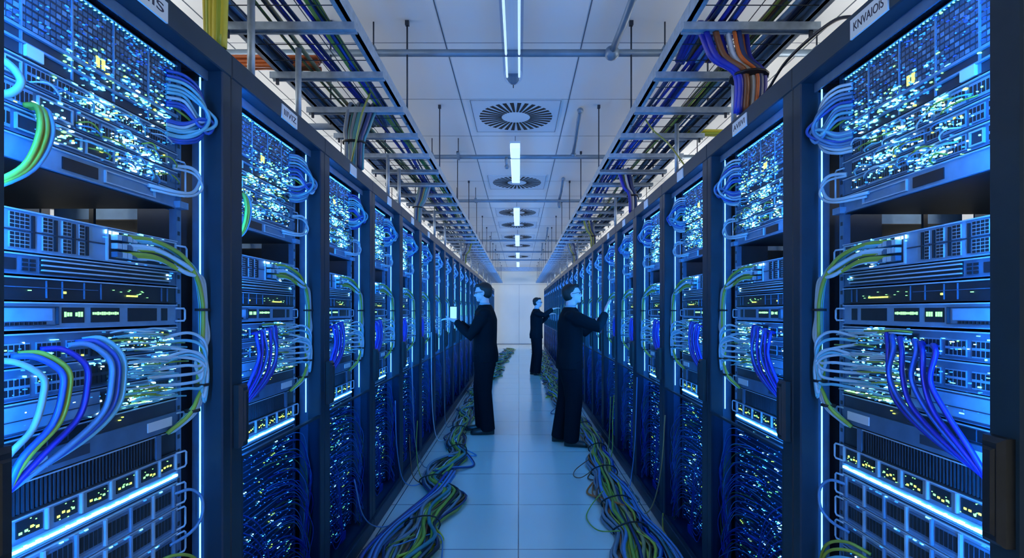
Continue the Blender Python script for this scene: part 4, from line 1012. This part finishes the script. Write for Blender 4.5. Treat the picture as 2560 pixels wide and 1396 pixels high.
    # collar, jacket
    c = MB(); c.ring([((.0, 0, 1.475), (.068, 0, 0), (0, .072, 0)), ((.006, 0, 1.525), (.060, 0, 0), (0, .060, 0))], 'shirt', 18); c.obj('shirt_collar', root)
    j = MB()
    j.ring([((-.005, 0, .83), (.150, 0, 0), (0, .195, 0)), ((-.01, 0, .92), (.150, 0, 0), (0, .192, 0)), ((.0, 0, 1.05), (.138, 0, 0), (0, .178, 0)), ((.0, 0, 1.2), (.142, 0, 0), (0, .19, 0)), ((-.005, 0, 1.33), (.138, 0, 0), (0, .205, 0)),
            ((-.01, 0, 1.42), (.105, 0, 0), (0, .20, 0)), ((-.015, 0, 1.465), (.078, 0, 0), (0, .13, 0)), ((-.008, 0, 1.505), (.064, 0, 0), (0, .072, 0))], 'suit', 22)
    for s0, el, wr, sg in arms:
        q = el+(wr-el)*.90
        limb(j, [(*(s0+Vector((0, -sg*.03, .0))), .075, .07), (*(s0*.75+el*.25), .078, .072), (*(s0*.4+el*.6), .066, .062), (*el, .060, .057), (*(el*.6+wr*.4), .054, .05), (*q, .043, .041)], 'suit')
        j.ell(s0, (.075, .07, .06), 'suit')
    # lapels
    for sg in (-1, 1): j.tube([(.052, sg*.045, 1.50), (.105, sg*.05, 1.42), (.130, sg*.02, 1.27)], .014, 'suit', 8)
    remesh(j.obj('jacket', root), .011, 3)
    # trousers and shoes
    t = MB()
    for hip, kn, an, sg, fx, fy in legs:
        limb(t, [(hip.x, hip.y, .92, .125, .095), (hip.x, hip.y, .80, .128, .098), (*(hip*.4+kn*.6), .105, .09), (*kn, .094, .082), (*(kn*.5+an*.5), .088, .078), (an.x+.0, an.y, .055, .084, .074)], 'trouser', 16)
    t.ring([((0, 0, .80), (.11, 0, 0), (0, .165, 0)), ((0, 0, .98), (.10, 0, 0), (0, .15, 0))], 'trouser', 18)
    remesh(t.obj('trousers', root), .011, 3)
    for (hip, kn, an, sg, fx, fy), yw in zip(legs, footyaw):
        R2 = Euler((0, 0, yw)).to_matrix(); s_ = MB()
        def q(x, z): v = Vector((fx-.02, fy, 0))+R2 @ Vector((x, 0, z)); return (v.x, v.y, v.z)
        ayv = R2 @ Vector((0, 1, 0))
        secs = [(-.075, .045, .040, .030), (-.055, .050, .048, .038), (.0, .047, .046, .040), (.06, .040, .038, .044), (.12, .034, .033, .048), (.17, .030, .028, .043), (.20, .024, .022, .028)]
        s_.ring([(q(x, z), (0, 0, hz), ayv*wy) for x, z, hz, wy in secs], 'shoe', 14)
        s_.obj('shoe', root)
    return root
# left man: faces the left racks, both forearms raised to the rack
LA = ((.15, -.22, 1.13), (.32, -.14, 1.30), (1, .1, .15), (0, 0, -1), .45)
LB = ((.16, .22, 1.14), (.33, .15, 1.32), (1, -.1, .25), (0, 0, 1), .45)
person((-.40, 6.09, 0), PI, 1.745, 'man in dark suit and glasses facing the left racks with forearms raised', LA, LB, headyaw=0, headpitch=-.12, feet=((.06, -.10), (-.02, .11)))
person((.545, 5.56, 0), 0, 1.705, 'nearer man in dark suit on the right, reaching up into the racks',
       ((.27, -.29, 1.29), (.365, -.13, 1.44), (.3, .15, 1), (-1, -.2, .3), .25), ((.20, .22, 1.22), (.32, .17, 1.36), (.8, 0, .6), (-.4, .2, .8), .4), headyaw=-.10, headpitch=.10, feet=((-.10, .10), (.02, -.11)), footyaw=(0, -.2))
person((.385, 11.6, 0), 0, 1.72, 'farthest man in dark suit holding a hand out to the right racks',
       ((.17, -.24, 1.36), (.36, -.18, 1.50), (1, 0, .25), (0, 0, 1), .3), ((.14, .22, 1.20), (.30, .17, 1.38), (1, 0, .2), (0, 0, 1), .4), headyaw=-.25, headpitch=.0, feet=((-.05, .08), (.03, -.09)))
tb = empty('tablet', 'bright tablet screen held up before the left racks', 'tablet', (-.79, 6.22, 1.335))
MB().box(-.006, .006, -.05, .05, -.01, .15, 'dark').obj('case', tb)
sr = MB(); sr.box(.005, .0072, -.044, .044, .0, .14, 'screen'); sr.obj('screen', tb, label='glowing pale blue screen')
tb.rotation_euler = (0, 0, -.9)
